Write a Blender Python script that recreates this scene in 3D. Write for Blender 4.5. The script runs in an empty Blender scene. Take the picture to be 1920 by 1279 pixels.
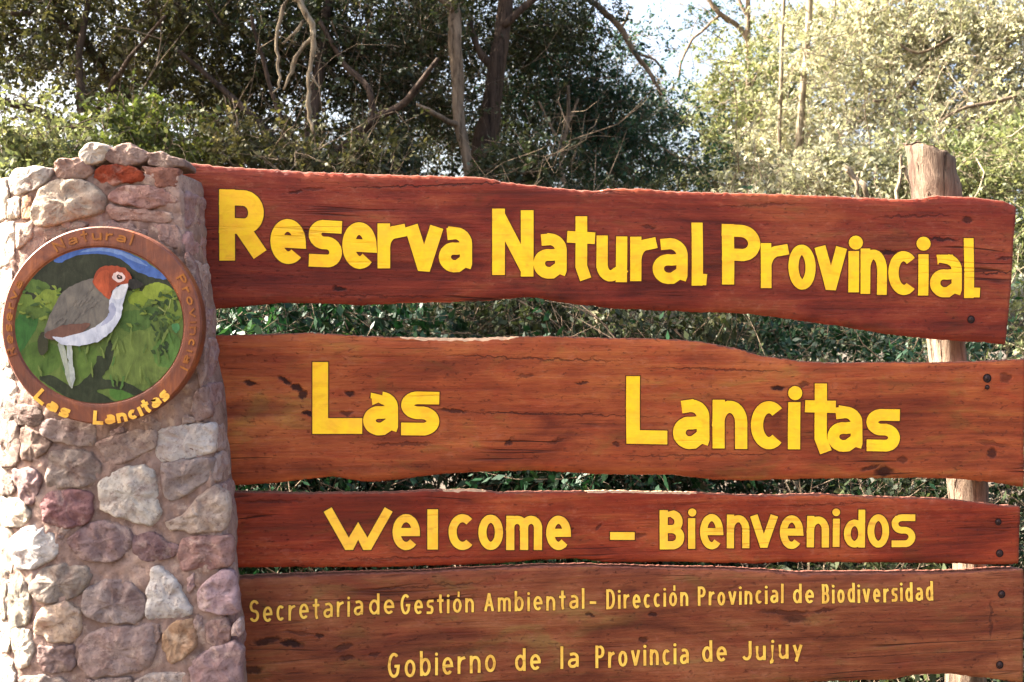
import bpy, math, random
import numpy as np
from mathutils import Vector, Matrix, noise

# ------------------------------------------------------------------ scene, camera, sky, sun, exposure
SC = bpy.context.scene
COL = SC.collection
F = 2059.0                      # focal length in photograph pixels (1920 wide)
CAM_Z = 1.5
cam = bpy.data.cameras.new('camera')
cam.sensor_width = 36.0
cam.lens = 36.0 * F / 1920.0
cam.clip_start = 0.05
cam.clip_end = 500
cam.dof.use_dof = True
cam.dof.focus_distance = 2.4
cam.dof.aperture_fstop = 9.0
camo = bpy.data.objects.new('camera', cam)
COL.objects.link(camo)
camo.location = (0, 0, CAM_Z)
camo.rotation_euler = (math.radians(90), 0, 0)
SC.camera = camo

SUN_EL = math.radians(41)
SUN_BEHIND = math.radians(7)   # degrees behind the sign's plane, on the left
s_dir = Vector((-math.cos(SUN_BEHIND) * math.cos(SUN_EL), math.sin(SUN_BEHIND) * math.cos(SUN_EL), math.sin(SUN_EL)))
world = bpy.data.worlds.new('World')
SC.world = world
world.use_nodes = True
wn = world.node_tree
bg = wn.nodes['Background']
sky = wn.nodes.new('ShaderNodeTexSky')
sky.sky_type = 'NISHITA'
sky.sun_disc = False
sky.sun_elevation = SUN_EL
sky.sun_rotation = math.atan2(s_dir.x, s_dir.y)
sky.air_density = 1.0
sky.dust_density = 9.0
sky.ozone_density = 1.0
wn.links.new(sky.outputs[0], bg.inputs[0])
bg.inputs[1].default_value = 0.08
sl = bpy.data.lights.new('sun', 'SUN')
sl.energy = 5.0
sl.angle = math.radians(0.5)
sl.color = (1.0, 0.94, 0.83)
so = bpy.data.objects.new('sun', sl)
COL.objects.link(so)
so.rotation_euler = s_dir.to_track_quat('Z', 'Y').to_euler()
so.location = (-6, 4, 9)
SC.view_settings.view_transform = 'Standard'
SC.view_settings.look = 'None'
SC.view_settings.gamma = 1.0
SC.view_settings.exposure = 3.25
SC.cycles.max_bounces = 8
SC.cycles.transmission_bounces = 6
SC.cycles.diffuse_bounces = 4
SC.cycles.use_denoising = True

R = random.Random(7)
NP = np.random.default_rng(11)

# ------------------------------------------------------------------ coordinates
TH = math.radians(8.0)          # the sign recedes to the right
D = 2.47


def W(px, py, y):
    return Vector(((px - 960) / F * y, y, CAM_Z + (639.5 - py) / F * y))


def sign_uz(px, py):
    dx = (px - 960) / F
    u = dx * D / (math.cos(TH) - dx * math.sin(TH))
    y = D + u * math.sin(TH)
    return u, CAM_Z + (639.5 - py) / F * y


def sign_pt(u, z, n):
    return Vector((u * math.cos(TH) + n * math.sin(TH), D + u * math.sin(TH) - n * math.cos(TH), z))


def lin(r, g, b, k=1.0):
    def f(c):
        c /= 255.0
        return (c / 12.92 if c <= 0.04045 else ((c + 0.055) / 1.055) ** 2.4) * k
    return (f(r), f(g), f(b), 1.0)


# ------------------------------------------------------------------ objects
def empty(name, loc, label, cat, group=None, rz=0.0):
    o = bpy.data.objects.new(name, None)
    o.empty_display_size = 0.1
    COL.objects.link(o)
    o.location = loc
    o.rotation_euler = (0, 0, rz)
    o['label'] = label
    o['category'] = cat
    if group:
        o['group'] = group
    return o


def root_of(o):
    while o.parent:
        o = o.parent
    return o


def to_local(verts, parent):
    V = np.asarray(verts, dtype=np.float64).reshape(-1, 3)
    if parent is None:
        return V
    r = root_of(parent)
    V = V - np.array(r.location)
    a = -r.rotation_euler.z
    c, s = math.cos(a), math.sin(a)
    return np.stack([V[:, 0] * c - V[:, 1] * s, V[:, 0] * s + V[:, 1] * c, V[:, 2]], 1)


def obj(name, verts, faces, mats, parent=None, mat_idx=None, smooth=True, attr=None):
    V = to_local(verts, parent)
    me = bpy.data.meshes.new(name)
    if isinstance(faces, np.ndarray):
        n, k = faces.shape
        me.vertices.add(len(V))
        me.vertices.foreach_set('co', V.astype(np.float32).ravel())
        me.loops.add(n * k)
        me.polygons.add(n)
        me.loops.foreach_set('vertex_index', faces.astype(np.int32).ravel())
        me.polygons.foreach_set('loop_start', np.arange(0, n * k, k, dtype=np.int32))
        me.polygons.foreach_set('loop_total', np.full(n, k, dtype=np.int32))
        me.update(calc_edges=True)
    else:
        me.from_pydata([tuple(v) for v in V], [], faces)
    if not isinstance(mats, (list, tuple)):
        mats = [mats]
    for m in mats:
        me.materials.append(m)
    if mat_idx is not None:
        me.polygons.foreach_set('material_index', np.asarray(mat_idx, dtype=np.int32))
    if smooth:
        me.polygons.foreach_set('use_smooth', np.ones(len(me.polygons), dtype=bool))
    if attr is not None:
        a = me.attributes.new('tint', 'FLOAT', 'POINT')
        a.data.foreach_set('value', np.asarray(attr, dtype=np.float32))
    me.update()
    o = bpy.data.objects.new(name, me)
    COL.objects.link(o)
    if parent is not None:
        o.parent = parent
    return o


# ------------------------------------------------------------------ materials
def new_mat(name):
    m = bpy.data.materials.new(name)
    m.use_nodes = True
    nt = m.node_tree
    return m, nt, nt.nodes['Principled BSDF']


class NB:
    """tiny node builder"""
    def __init__(self, nt):
        self.nt = nt

    def n(self, t, **kw):
        nd = self.nt.nodes.new(t)
        for k, v in kw.items():
            setattr(nd, k, v)
        return nd

    def link(self, a, b):
        self.nt.links.new(a, b)

    def coord(self):
        return self.n('ShaderNodeTexCoord').outputs['Object']

    def mapping(self, vec, scale=(1, 1, 1), loc=(0, 0, 0), rot=(0, 0, 0), vt='POINT'):
        m = self.n('ShaderNodeMapping', vector_type=vt)
        m.inputs['Scale'].default_value = scale
        m.inputs['Location'].default_value = loc
        m.inputs['Rotation'].default_value = rot
        self.link(vec, m.inputs['Vector'])
        return m.outputs[0]

    def noise(self, vec, scale=1.0, detail=4, rough=0.55, dist=0.0, out='Fac'):
        t = self.n('ShaderNodeTexNoise')
        t.inputs['Scale'].default_value = scale
        t.inputs['Detail'].default_value = detail
        t.inputs['Roughness'].default_value = rough
        t.inputs['Distortion'].default_value = dist
        self.link(vec, t.inputs['Vector'])
        return t.outputs[out]

    def ramp(self, fac, stops):
        r = self.n('ShaderNodeValToRGB')
        els = r.color_ramp.elements
        while len(els) < len(stops):
            els.new(0.5)
        for e, (p, c) in zip(els, stops):
            e.position = p
            e.color = c if len(c) == 4 else (*c, 1)
        self.link(fac, r.inputs[0])
        return r.outputs[0]

    def rng(self, v, a, b, c=0.0, d=1.0, smooth=True):
        m = self.n('ShaderNodeMapRange', interpolation_type='SMOOTHSTEP' if smooth else 'LINEAR')
        m.inputs[1].default_value = a
        m.inputs[2].default_value = b
        m.inputs[3].default_value = c
        m.inputs[4].default_value = d
        self.link(v, m.inputs[0])
        return m.outputs[0]

    def math(self, op, a, b=None):
        m = self.n('ShaderNodeMath', operation=op)
        for i, v in enumerate((a, b)):
            if v is None:
                continue
            if isinstance(v, (int, float)):
                m.inputs[i].default_value = v
            else:
                self.link(v, m.inputs[i])
        return m.outputs[0]

    def mix(self, fac, a, b, blend='MIX'):
        m = self.n('ShaderNodeMix', data_type='RGBA', blend_type=blend)
        for s, v in ((0, fac), (6, a), (7, b)):
            if isinstance(v, (int, float)):
                m.inputs[s].default_value = v
            elif isinstance(v, tuple):
                m.inputs[s].default_value = v
            else:
                self.link(v, m.inputs[s])
        return m.outputs[2]

    def bump(self, h, strength, dist, bsdf):
        b = self.n('ShaderNodeBump')
        b.inputs['Strength'].default_value = strength
        b.inputs['Distance'].default_value = dist
        self.link(h, b.inputs['Height'])
        self.link(b.outputs[0], bsdf.inputs['Normal'])


def crack_factor(B, co, seed):
    """thin dark checks running with the grain"""
    w = B.noise(B.mapping(co, (1.3, 1, 3), (seed, 0, seed)), 1.0, 3, 0.5, out='Color')
    wob = B.n('ShaderNodeMixRGB', blend_type='ADD')
    wob.inputs[0].default_value = 0.06
    B.link(co, wob.inputs[1])
    B.link(w, wob.inputs[2])
    a = B.noise(B.mapping(wob.outputs[0], (1.6, 1, 34), (seed * 2.1, seed, 0)), 1.0, 2, 0.4)
    line = B.rng(B.math('ABSOLUTE', B.math('SUBTRACT', a, 0.5)), 0.004, 0.022, 1, 0)
    gate = B.rng(B.noise(B.mapping(co, (2.6, 1, 7), (seed, 3, 1)), 1.0, 2, 0.5), 0.54, 0.66)
    return B.math('MULTIPLY', line, gate)


def wood_mat(name, seed, dark, mid, light, spots):
    m, nt, bs = new_mat(name)
    B = NB(nt)
    co = B.coord()
    grain = B.noise(B.mapping(co, (2.5, 6, 55), (seed, 0, 0)), 1.0, 6, 0.65, 0.6)
    fine = B.noise(B.mapping(co, (14, 20, 260), (seed, 0, 0)), 1.0, 4, 0.7)
    blot = B.noise(B.mapping(co, (2.6, 3, 6.5), (0, seed, seed)), 1.0, 5, 0.6, 0.8)
    mott = B.noise(B.mapping(co, (46, 46, 80)), 1.0, 6, 0.75, 0.4)
    f = B.math('ADD', B.math('MULTIPLY', grain, 0.55), B.math('MULTIPLY', blot, 0.85))
    f = B.math('SUBTRACT', f, 0.21)
    c = B.ramp(f, [(0.30, dark), (0.47, mid), (0.66, light)])
    c = B.mix(B.math('MULTIPLY', B.rng(fine, 0.35, 0.75), 0.7), c, B.mix(0.5, c, dark))
    # the stain took unevenly: redder, browner and rosier patches
    hue = B.noise(B.mapping(co, (6, 5, 17), (seed * 3, 1, seed)), 1.0, 5, 0.65, 1.0)
    hue2 = B.noise(B.mapping(co, (11, 5, 26), (seed, 8, seed * 2)), 1.0, 5, 0.65, 0.8)
    c = B.mix(B.math('MULTIPLY', B.rng(hue, 0.52, 0.68), 0.7), c, B.mix(1.0, c, (1.0, 0.76, 0.84, 1), 'MULTIPLY'))
    c = B.mix(B.math('MULTIPLY', B.rng(hue, 0.48, 0.32), 0.8), c, B.mix(1.0, c, (0.84, 1.28, 1.05, 1), 'MULTIPLY'))
    c = B.mix(B.math('MULTIPLY', B.rng(hue2, 0.54, 0.74), 0.55), c, B.mix(1.0, c, (0.60, 0.56, 0.6, 1), 'MULTIPLY'))
    c = B.mix(B.math('MULTIPLY', B.rng(hue2, 0.46, 0.28), 0.55), c, B.mix(1.0, c, (1.35, 1.42, 1.4, 1), 'MULTIPLY'))
    # weathered, thinly covered flecks
    fl = B.math('MULTIPLY', B.rng(mott, 0.50, 0.70), B.rng(blot, 0.36, 0.60))
    c = B.mix(B.math('MULTIPLY', fl, 0.50), c, B.mix(1.0, B.mix(0.55, c, lin(170, 110, 88)), (1, 1, 1, 1), 'MULTIPLY'))
    dk = B.rng(B.noise(B.mapping(co, (9, 9, 30), (seed, 5, 0)), 1.0, 5, 0.6, 0.5), 0.60, 0.74)
    c = B.mix(B.math('MULTIPLY', dk, 0.35), c, lin(70, 26, 22))
    pit = B.rng(B.noise(B.mapping(co, (60, 60, 150), (seed, 4, 0)), 1.0, 4, 0.7), 0.60, 0.70)
    c = B.mix(B.math('MULTIPLY', pit, 0.42), c, lin(58, 22, 18))
    crk = crack_factor(B, co, seed)
    # knots and splits where this plank has them
    dn = B.noise(co, 55.0, 4, 0.6, out='Color')
    wob = B.n('ShaderNodeMixRGB', blend_type='ADD')
    wob.inputs[0].default_value = 0.020
    B.link(co, wob.inputs[1])
    B.link(dn, wob.inputs[2])
    tot = None
    for (px, py, a, b, ang, st) in spots:
        u, z = sign_uz(px, py)
        e = B.mapping(wob.outputs[0], (a * 0.00122, 50.0, b * 0.00122), (u + .010, .010, z + .010), (0, -math.radians(ang), 0), 'TEXTURE')
        ln = B.n('ShaderNodeVectorMath', operation='LENGTH')
        B.link(e, ln.inputs[0])
        v = B.rng(ln.outputs['Value'], 0.55, 1.15, st, 0)
        tot = v if tot is None else B.math('MAXIMUM', tot, v)
    c = B.mix(B.math('MULTIPLY', crk, 0.85), c, lin(42, 18, 15))
    if tot is not None:
        c = B.mix(tot, c, lin(38, 14, 13))
    B.link(c, bs.inputs['Base Color'])
    B.link(B.rng(grain, 0.2, 0.8, 0.42, 0.66, False), bs.inputs['Roughness'])
    bs.inputs['Specular IOR Level'].default_value = 0.16
    h = B.math('ADD', B.math('MULTIPLY', grain, 0.7), B.math('MULTIPLY', fine, 0.25))
    h = B.math('SUBTRACT', h, B.math('MULTIPLY', crk, 0.8))
    h = B.math('ADD', h, B.math('MULTIPLY', mott, 0.35))
    h = B.math('SUBTRACT', h, B.math('MULTIPLY', pit, 0.4))
    if tot is not None:
        h = B.math('SUBTRACT', h, B.math('MULTIPLY', tot, 0.8))
    B.bump(h, 0.8, 0.005, bs)
    return m


def paint_mat(name, col, col2, seed, worn=0.3):
    m, nt, bs = new_mat(name)
    B = NB(nt)
    co = B.coord()
    g = B.noise(B.mapping(co, (3, 6, 60), (seed, 0, 0)), 1.0, 5, 0.65)
    n2 = B.noise(co, 26.0, 5, 0.7)
    c = B.mix(B.rng(n2, 0.35, 0.7), col, col2)
    n3 = B.noise(B.mapping(co, (16, 10, 34), (seed, 2, 0)), 1.0, 5, 0.65, 0.8)
    c = B.mix(B.math('MULTIPLY', B.rng(n3, 0.46, 0.70), 0.55), c, B.mix(1.0, c, (0.80, 0.66, 0.45, 1), 'MULTIPLY'))
    scr = B.math('MULTIPLY', B.rng(g, 0.54, 0.68), B.rng(n2, 0.45, 0.6))
    c = B.mix(B.math('MULTIPLY', scr, worn), c, lin(120, 60, 30))
    crk = crack_factor(B, co, seed)
    c = B.mix(B.math('MULTIPLY', crk, 0.32), c, lin(110, 62, 20))
    B.link(c, bs.inputs['Base Color'])
    bs.inputs['Roughness'].default_value = 0.5
    bs.inputs['Specular IOR Level'].default_value = 0.3
    B.bump(B.math('SUBTRACT', B.math('MULTIPLY', g, 0.8), crk), 0.45, 0.003, bs)
    return m


def flat_mat(name, col, var=0.25, scale=40, rough=0.7, bump=0.2, bdist=0.003):
    m, nt, bs = new_mat(name)
    B = NB(nt)
    co = B.coord()
    n1 = B.noise(co, scale, 5, 0.65)
    dk = tuple(x * (1 - var) for x in col[:3]) + (1,)
    lt = tuple(min(1, x * (1 + var)) for x in col[:3]) + (1,)
    B.link(B.ramp(n1, [(0.3, dk), (0.7, lt)]), bs.inputs['Base Color'])
    bs.inputs['Roughness'].default_value = rough
    bs.inputs['Specular IOR Level'].default_value = 0.25
    B.bump(n1, bump, bdist, bs)
    return m


def stone_mat():
    m, nt, bs = new_mat('stone')
    B = NB(nt)
    co = B.coord()
    oi = B.n('ShaderNodeObjectInfo')
    rv = B.n('ShaderNodeCombineXYZ')
    for i in range(3):
        B.link(B.math('MULTIPLY', oi.outputs['Random'], 17.0 + 5 * i), rv.inputs[i])
    va = B.n('ShaderNodeVectorMath', operation='ADD')
    B.link(co, va.inputs[0])
    B.link(rv.outputs[0], va.inputs[1])
    co = va.outputs[0]
    n1 = B.noise(co, 22, 6, 0.65, 0.6)
    n2 = B.noise(co, 110, 6, 0.75)
    n3 = B.noise(co, 14, 5, 0.7, 0.8)
    base = oi.outputs['Color']
    dk = B.mix(1.0, base, lin(214, 196, 196), 'MULTIPLY')
    lt = B.mix(0.35, base, lin(226, 206, 186))
    c = B.mix(B.rng(n1, 0.25, 0.60), dk, base)
    c = B.mix(B.math('MULTIPLY', B.rng(n3, 0.48, 0.7), 0.8), c, lt)
    c = B.mix(B.math('MULTIPLY', B.rng(n2, 0.50, 0.68), 0.62), c, B.mix(1.0, c, lin(140, 120, 118), 'MULTIPLY'))
    B.link(c, bs.inputs['Base Color'])
    bs.inputs['Roughness'].default_value = 0.9
    bs.inputs['Specular IOR Level'].default_value = 0.12
    vo = B.n('ShaderNodeTexVoronoi', feature='F1')
    vo.inputs['Scale'].default_value = 30.0
    dv = B.n('ShaderNodeMixRGB', blend_type='ADD')
    dv.inputs[0].default_value = 0.035
    B.link(co, dv.inputs[1])
    B.link(B.noise(co, 26, 4, 0.6, out='Color'), dv.inputs[2])
    B.link(dv.outputs[0], vo.inputs['Vector'])
    h = B.math('ADD', B.math('MULTIPLY', n1, 0.6), B.math('MULTIPLY', n2, 0.6))
    h = B.math('ADD', h, B.math('MULTIPLY', vo.outputs['Distance'], 0.45))
    B.bump(h, 1.0, 0.010, bs)
    return m


def mortar_mat():
    m, nt, bs = new_mat('mortar')
    B = NB(nt)
    co = B.coord()
    n1 = B.noise(co, 9, 5, 0.6, 0.5)
    n2 = B.noise(co, 120, 5, 0.75)
    n3 = B.noise(co, 34, 6, 0.7)
    c = B.ramp(n1, [(0.3, lin(112, 90, 81)), (0.55, lin(142, 118, 107)), (0.75, lin(164, 140, 127))])
    c = B.mix(B.math('MULTIPLY', B.rng(n2, 0.52, 0.72), 0.6), c, lin(92, 70, 62))
    c = B.mix(B.math('MULTIPLY', B.rng(n3, 0.52, 0.70), 0.75), c, lin(176, 156, 140))
    c = B.mix(B.math('MULTIPLY', B.rng(n3, 0.44, 0.30), 0.7), c, lin(84, 62, 55))
    B.link(c, bs.inputs['Base Color'])
    bs.inputs['Roughness'].default_value = 0.95
    bs.inputs['Specular IOR Level'].default_value = 0.1
    B.bump(B.math('ADD', B.math('MULTIPLY', n3, 0.7), B.math('MULTIPLY', n2, 0.4)), 0.8, 0.008, bs)
    return m


def leaf_mat(name, stops, trans=0.45, gloss=0.3):
    m, nt, bs = new_mat(name)
    B = NB(nt)
    at = B.n('ShaderNodeAttribute', attribute_name='tint')
    c = B.ramp(at.outputs['Fac'], stops)
    B.link(c, bs.inputs['Base Color'])
    bs.inputs['Roughness'].default_value = 0.5
    bs.inputs['Specular IOR Level'].default_value = gloss
    tr = B.n('ShaderNodeBsdfTranslucent')
    B.link(B.mix(1.0, c, (1.0, 1.0, 0.74, 1), 'MULTIPLY'), tr.inputs['Color'])
    mx = B.n('ShaderNodeMixShader')
    mx.inputs[0].default_value = trans
    B.link(bs.outputs[0], mx.inputs[1])
    B.link(tr.outputs[0], mx.inputs[2])
    out = [n for n in nt.nodes if n.type == 'OUTPUT_MATERIAL'][0]
    B.link(mx.outputs[0], out.inputs['Surface'])
    return m


def bark_mat(name, a, b):
    m, nt, bs = new_mat(name)
    B = NB(nt)
    co = B.coord()
    n1 = B.noise(B.mapping(co, (34, 34, 5)), 1.0, 6, 0.75, 0.8)
    n2 = B.noise(co, 5, 4, 0.6)
    c = B.ramp(B.math('ADD', B.math('MULTIPLY', n1, 0.6), B.math('MULTIPLY', n2, 0.4)), [(0.38, a), (0.62, b)])
    split = B.rng(B.noise(B.mapping(co, (60, 60, 3.5)), 1.0, 3, 0.6, 0.5), 0.58, 0.66)
    c = B.mix(B.math('MULTIPLY', split, 0.6), c, tuple(x * .4 for x in a[:3]) + (1,))
    B.link(c, bs.inputs['Base Color'])
    bs.inputs['Roughness'].default_value = 0.9
    bs.inputs['Specular IOR Level'].default_value = 0.15
    B.bump(B.math('SUBTRACT', n1, B.math('MULTIPLY', split, .7)), 1.0, 0.012, bs)
    return m


STONE = stone_mat()
MORTAR = mortar_mat()
RAW = flat_mat('bare_wood', lin(190, 154, 122), 0.3, 60, 0.8, 0.4)
EDGE = flat_mat('weathered_plank_edge', lin(112, 66, 52), 0.55, 70, 0.85, 0.5)
BOLT = flat_mat('rusty_bolt', lin(44, 26, 24), 0.4, 200, 0.6, 0.3)
HOLE = flat_mat('bolt_hole', lin(26, 12, 12), 0.3, 200, 0.9, 0.2)
POSTM = bark_mat('debarked_log', lin(74, 58, 49), lin(134, 116, 98))
BARK_D = bark_mat('dark_bark', lin(44, 36, 30), lin(88, 72, 60))
BARK_G = bark_mat('grey_brown_bark', lin(78, 66, 54), lin(136, 118, 98))
BARK_P = bark_mat('pale_bark', lin(104, 92, 76), lin(150, 136, 112))

YEL = paint_mat('yellow_paint', lin(255, 206, 28), lin(255, 190, 40), 1.7, 0.25)
YEL2 = paint_mat('dull_yellow_paint', lin(250, 204, 84), lin(226, 172, 72), 4.2, 0.55)
YEL3 = paint_mat('pale_yellow_paint', lin(255, 202, 52), lin(250, 186, 60), 2.9, 0.35)
OUT = flat_mat('ochre_outline', lin(84, 38, 12), 0.3, 80, 0.6, 0.2)

# ------------------------------------------------------------------ ground (setting)
gn = 60
gx = np.linspace(-1, 1, gn)
gx = np.sign(gx) * np.abs(gx) ** 2.2 * 160
GX, GY = np.meshgrid(gx, gx + 0)
GZ = 0.05 * np.sin(GX * 0.9) * np.cos(GY * 0.7) - 0.05
gv = np.stack([GX.ravel(), GY.ravel() + 6, GZ.ravel()], 1)
gi = np.arange(gn * gn).reshape(gn, gn)
gf = np.stack([gi[:-1, :-1].ravel(), gi[:-1, 1:].ravel(), gi[1:, 1:].ravel(), gi[1:, :-1].ravel()], 1)
gm, gnt, gbs = new_mat('soil')
B = NB(gnt)
co = B.coord()
g1 = B.noise(co, 1.2, 6, 0.65)
g2 = B.noise(co, 30, 6, 0.7)
c = B.ramp(g1, [(0.3, lin(46, 37, 27)), (0.6, lin(70, 57, 41)), (0.75, lin(56, 56, 32))])
c = B.mix(B.rng(g2, 0.45, 0.7), c, lin(34, 27, 20))
B.link(c, gbs.inputs['Base Color'])
gbs.inputs['Roughness'].default_value = 0.95
B.bump(g2, 0.6, 0.02, gbs)
g = obj('ground', gv, gf, gm)
g['kind'] = 'structure'
g['label'] = 'bare brown soil with leaf litter under the trees and the sign'
g['category'] = 'ground'

# ------------------------------------------------------------------ helpers for shapes
def catmull(pts, sub=4, closed=True):
    P = [np.array(p, float) for p in pts]
    n = len(P)
    out = []
    rg = range(n) if closed else range(n - 1)
    for i in rg:
        p0 = P[(i - 1) % n] if closed else P[max(i - 1, 0)]
        p1 = P[i]
        p2 = P[(i + 1) % n]
        p3 = P[(i + 2) % n] if closed else P[min(i + 2, n - 1)]
        for k in range(sub):
            t = k / sub
            out.append(0.5 * ((2 * p1) + (-p0 + p2) * t + (2 * p0 - 5 * p1 + 4 * p2 - p3) * t * t + (-p0 + 3 * p1 - 3 * p2 + p3) * t ** 3))
    if not closed:
        out.append(P[-1])
    return out


def tube(pts, radii, sides=7, wob=0.0, seed=0, cap=True):
    """verts, quads of a tapering tube"""
    P = [Vector(p) for p in pts]
    n = len(P)
    vs, fs = [], []
    ref = Vector((0.3, 0.9, 0.2)).normalized()
    for i in range(n):
        t = (P[min(i + 1, n - 1)] - P[max(i - 1, 0)])
        if t.length < 1e-9:
            t = Vector((0, 0, 1))
        t.normalize()
        a = t.cross(ref)
        if a.length < 1e-3:
            a = t.cross(Vector((1, 0, 0)))
        a.normalize()
        b = t.cross(a)
        for k in range(sides):
            an = 2 * math.pi * k / sides
            rr = radii[i]
            if wob:
                rr *= 1 + wob * noise.noise(Vector((math.cos(an) * 1.5 + seed, math.sin(an) * 1.5, i * 0.35 + seed)))
            vs.append(P[i] + (a * math.cos(an) + b * math.sin(an)) * rr)
    for i in range(n - 1):
        for k in range(sides):
            fs.append((i * sides + k, i * sides + (k + 1) % sides, (i + 1) * sides + (k + 1) % sides, (i + 1) * sides + k))
    if cap:
        fs.append(tuple(range(sides - 1, -1, -1)))
        fs.append(tuple((n - 1) * sides + k for k in range(sides)))
    return vs, fs


class MB:
    def __init__(self):
        self.v, self.f, self.m = [], [], []

    def add(self, vs, fs, mi=0):
        o = len(self.v)
        self.v += [tuple(v) for v in vs]
        self.f += [tuple(i + o for i in f) for f in fs]
        self.m += [mi] * len(fs)

    def build(self, name, mats, parent=None, smooth=True):
        return obj(name, self.v, self.f, mats, parent, self.m, smooth)


# ------------------------------------------------------------------ stone pillar
PY = 2.25                       # front plane of the pillar


def corner_px(py):
    return float(np.interp(py, [270, 310, 450, 640, 850, 1000, 1279, 2100], [336, 338, 349, 371, 397, 409, 426, 450]))


def back_off(px):
    t = max(0.0, (90 - px) / 90.0)
    return 0.042 * t ** 1.6


pillar = empty('stone_pillar', (-0.83, 2.46, 0), 'rubble stone pillar of mortared pink, white and beige stones at the left end of the wooden sign', 'pillar')
rows, fc = 260, 110
vs = []
ztop = CAM_Z + (639.5 - 326) / F * PY
for i in range(rows):
    z = ztop * i / (rows - 1)
    py = 639.5 - (z - CAM_Z) * F / PY
    cpx = corner_px(py)
    ring = []
    for k in range(fc):
        px = -62 + (cpx + 62) * k / (fc - 1)
        x = (px - 960) / F * PY
        yy = PY + back_off(px) + 0.004
        nn = noise.noise(Vector((x * 22, z * 22, 1.3))) * 0.005 + noise.noise(Vector((x * 60, z * 60, 4.3))) * 0.006 + noise.noise(Vector((x * 130, z * 130, 7.3))) * 0.003 + 0.003
        if k == fc - 1:
            yy += 0.012
        ring.append((x, yy - nn, z))
    xr = (cpx - 960) / F * PY
    for k in range(1, 8):
        yy = PY + 0.012 + 0.40 * k / 7
        nn = noise.noise(Vector((yy * 30, z * 25, 8.1))) * 0.010
        ring.append((xr + 0.006 + nn - max(0.0, yy - PY - 0.14) * 0.75, yy, z))
    xl = (-62 - 960) / F * PY
    for k in range(6):
        yy = PY + 0.41 - (0.41 - 0.10) * k / 5
        nn = noise.noise(Vector((yy * 30, z * 25, 2.1))) * 0.010
        ring.append((xl - 0.004 - nn, yy, z))
    vs += ring
rn = fc + 7 + 6
fs = []
for i in range(rows - 1):
    for k in range(rn):
        fs.append((i * rn + k, i * rn + (k + 1) % rn, (i + 1) * rn + (k + 1) % rn, (i + 1) * rn + k))
fs.append(tuple((rows - 1) * rn + k for k in range(rn)))
obj('mortar_core', vs, fs, MORTAR, pillar)


def pillow(poly2d, to3d, H, Bk, seed, dome=0.5, sub=4):
    """closed stone over a 2-D outline; to3d(a, b, n) gives the point at height n over the face"""
    P = []
    per = sum(math.dist(poly2d[i - 1], poly2d[i]) for i in range(len(poly2d)))
    for i in range(len(poly2d)):
        p, q = np.array(poly2d[i], float), np.array(poly2d[(i + 1) % len(poly2d)], float)
        m_ = max(1, round(64 * float(np.linalg.norm(q - p)) / per))
        P += [p + (q - p) * k / m_ for k in range(m_)]
    n = len(P)
    # soften the corners a little
    for _ in range(5):
        P = [0.25 * P[i - 1] + 0.5 * P[i] + 0.25 * P[(i + 1) % n] for i in range(n)]
    cx = sum(p[0] for p in P) / n
    cy = sum(p[1] for p in P) / n
    size = max(max(p[0] for p in P) - min(p[0] for p in P), max(p[1] for p in P) - min(p[1] for p in P))
    tx = (noise.noise(Vector((seed * 3.1, 0.5, 0))) * 0.5) * H / max(size, 1e-4) * 1.4
    ty = (noise.noise(Vector((seed * 1.7, 9.5, 0))) * 0.5) * H / max(size, 1e-4) * 1.4
    rings = [(0.92, -Bk), (1.11, -Bk * 0.45), (1.11, -0.003), (1.085, H * 0.30), (1.05, H * 0.60), (0.985, H * (0.86 - 0.2 * dome)),
             (0.86, H * (0.93 - 0.15 * dome)), (0.72, H * (0.96 - 0.10 * dome)), (0.58, H * (0.99 - 0.06 * dome)), (0.42, H * (1.0 - 0.03 * dome)), (0.2, H)]
    vs, fs = [], []
    for (s, h) in rings:
        for p in P:
            a, b = cx + (p[0] - cx) * s, cy + (p[1] - cy) * s
            nn = noise.noise(Vector((a * 38 + seed, b * 38, seed))) * 0.0075 + abs(noise.noise(Vector((a * 70 + seed, b * 70, seed)))) * -0.0060 + noise.noise(Vector((a * 190 + seed, b * 190, seed))) * 0.0022
            jj = (noise.noise(Vector((a * 45, b * 45 + seed, seed * 2))) * 0.0045 + noise.noise(Vector((a * 140, b * 140 + seed, seed * 2))) * 0.0016) * s
            k = 1.0 if h > 0 else 0.0
            vs.append(to3d(a + jj, b + jj, h + k * (nn * min(1, H / 0.010) + ((a - cx) * tx + (b - cy) * ty) * (h / H if H else 0))))
    vs.append(to3d(cx, cy, H * 1.0 + noise.noise(Vector((seed, 1, 2))) * 0.003))
    for r in range(len(rings) - 1):
        for k in range(n):
            fs.append((r * n + k, r * n + (k + 1) % n, (r + 1) * n + (k + 1) % n, (r + 1) * n + k))
    L = (len(rings) - 1) * n
    for k in range(n):
        fs.append((L + k, L + (k + 1) % n, len(vs) - 1))
    fs.append(tuple(range(n - 1, -1, -1)))
    return vs, fs


SN = [0]


def soft(col):
    if col[0] > col[1] * 1.7:
        return col
    g_ = sum(col) / 3 + 6
    return tuple(c_ * .74 + k_ * .26 for c_, k_ in zip(col, (g_ + 10, g_, g_ - 14)))


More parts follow.
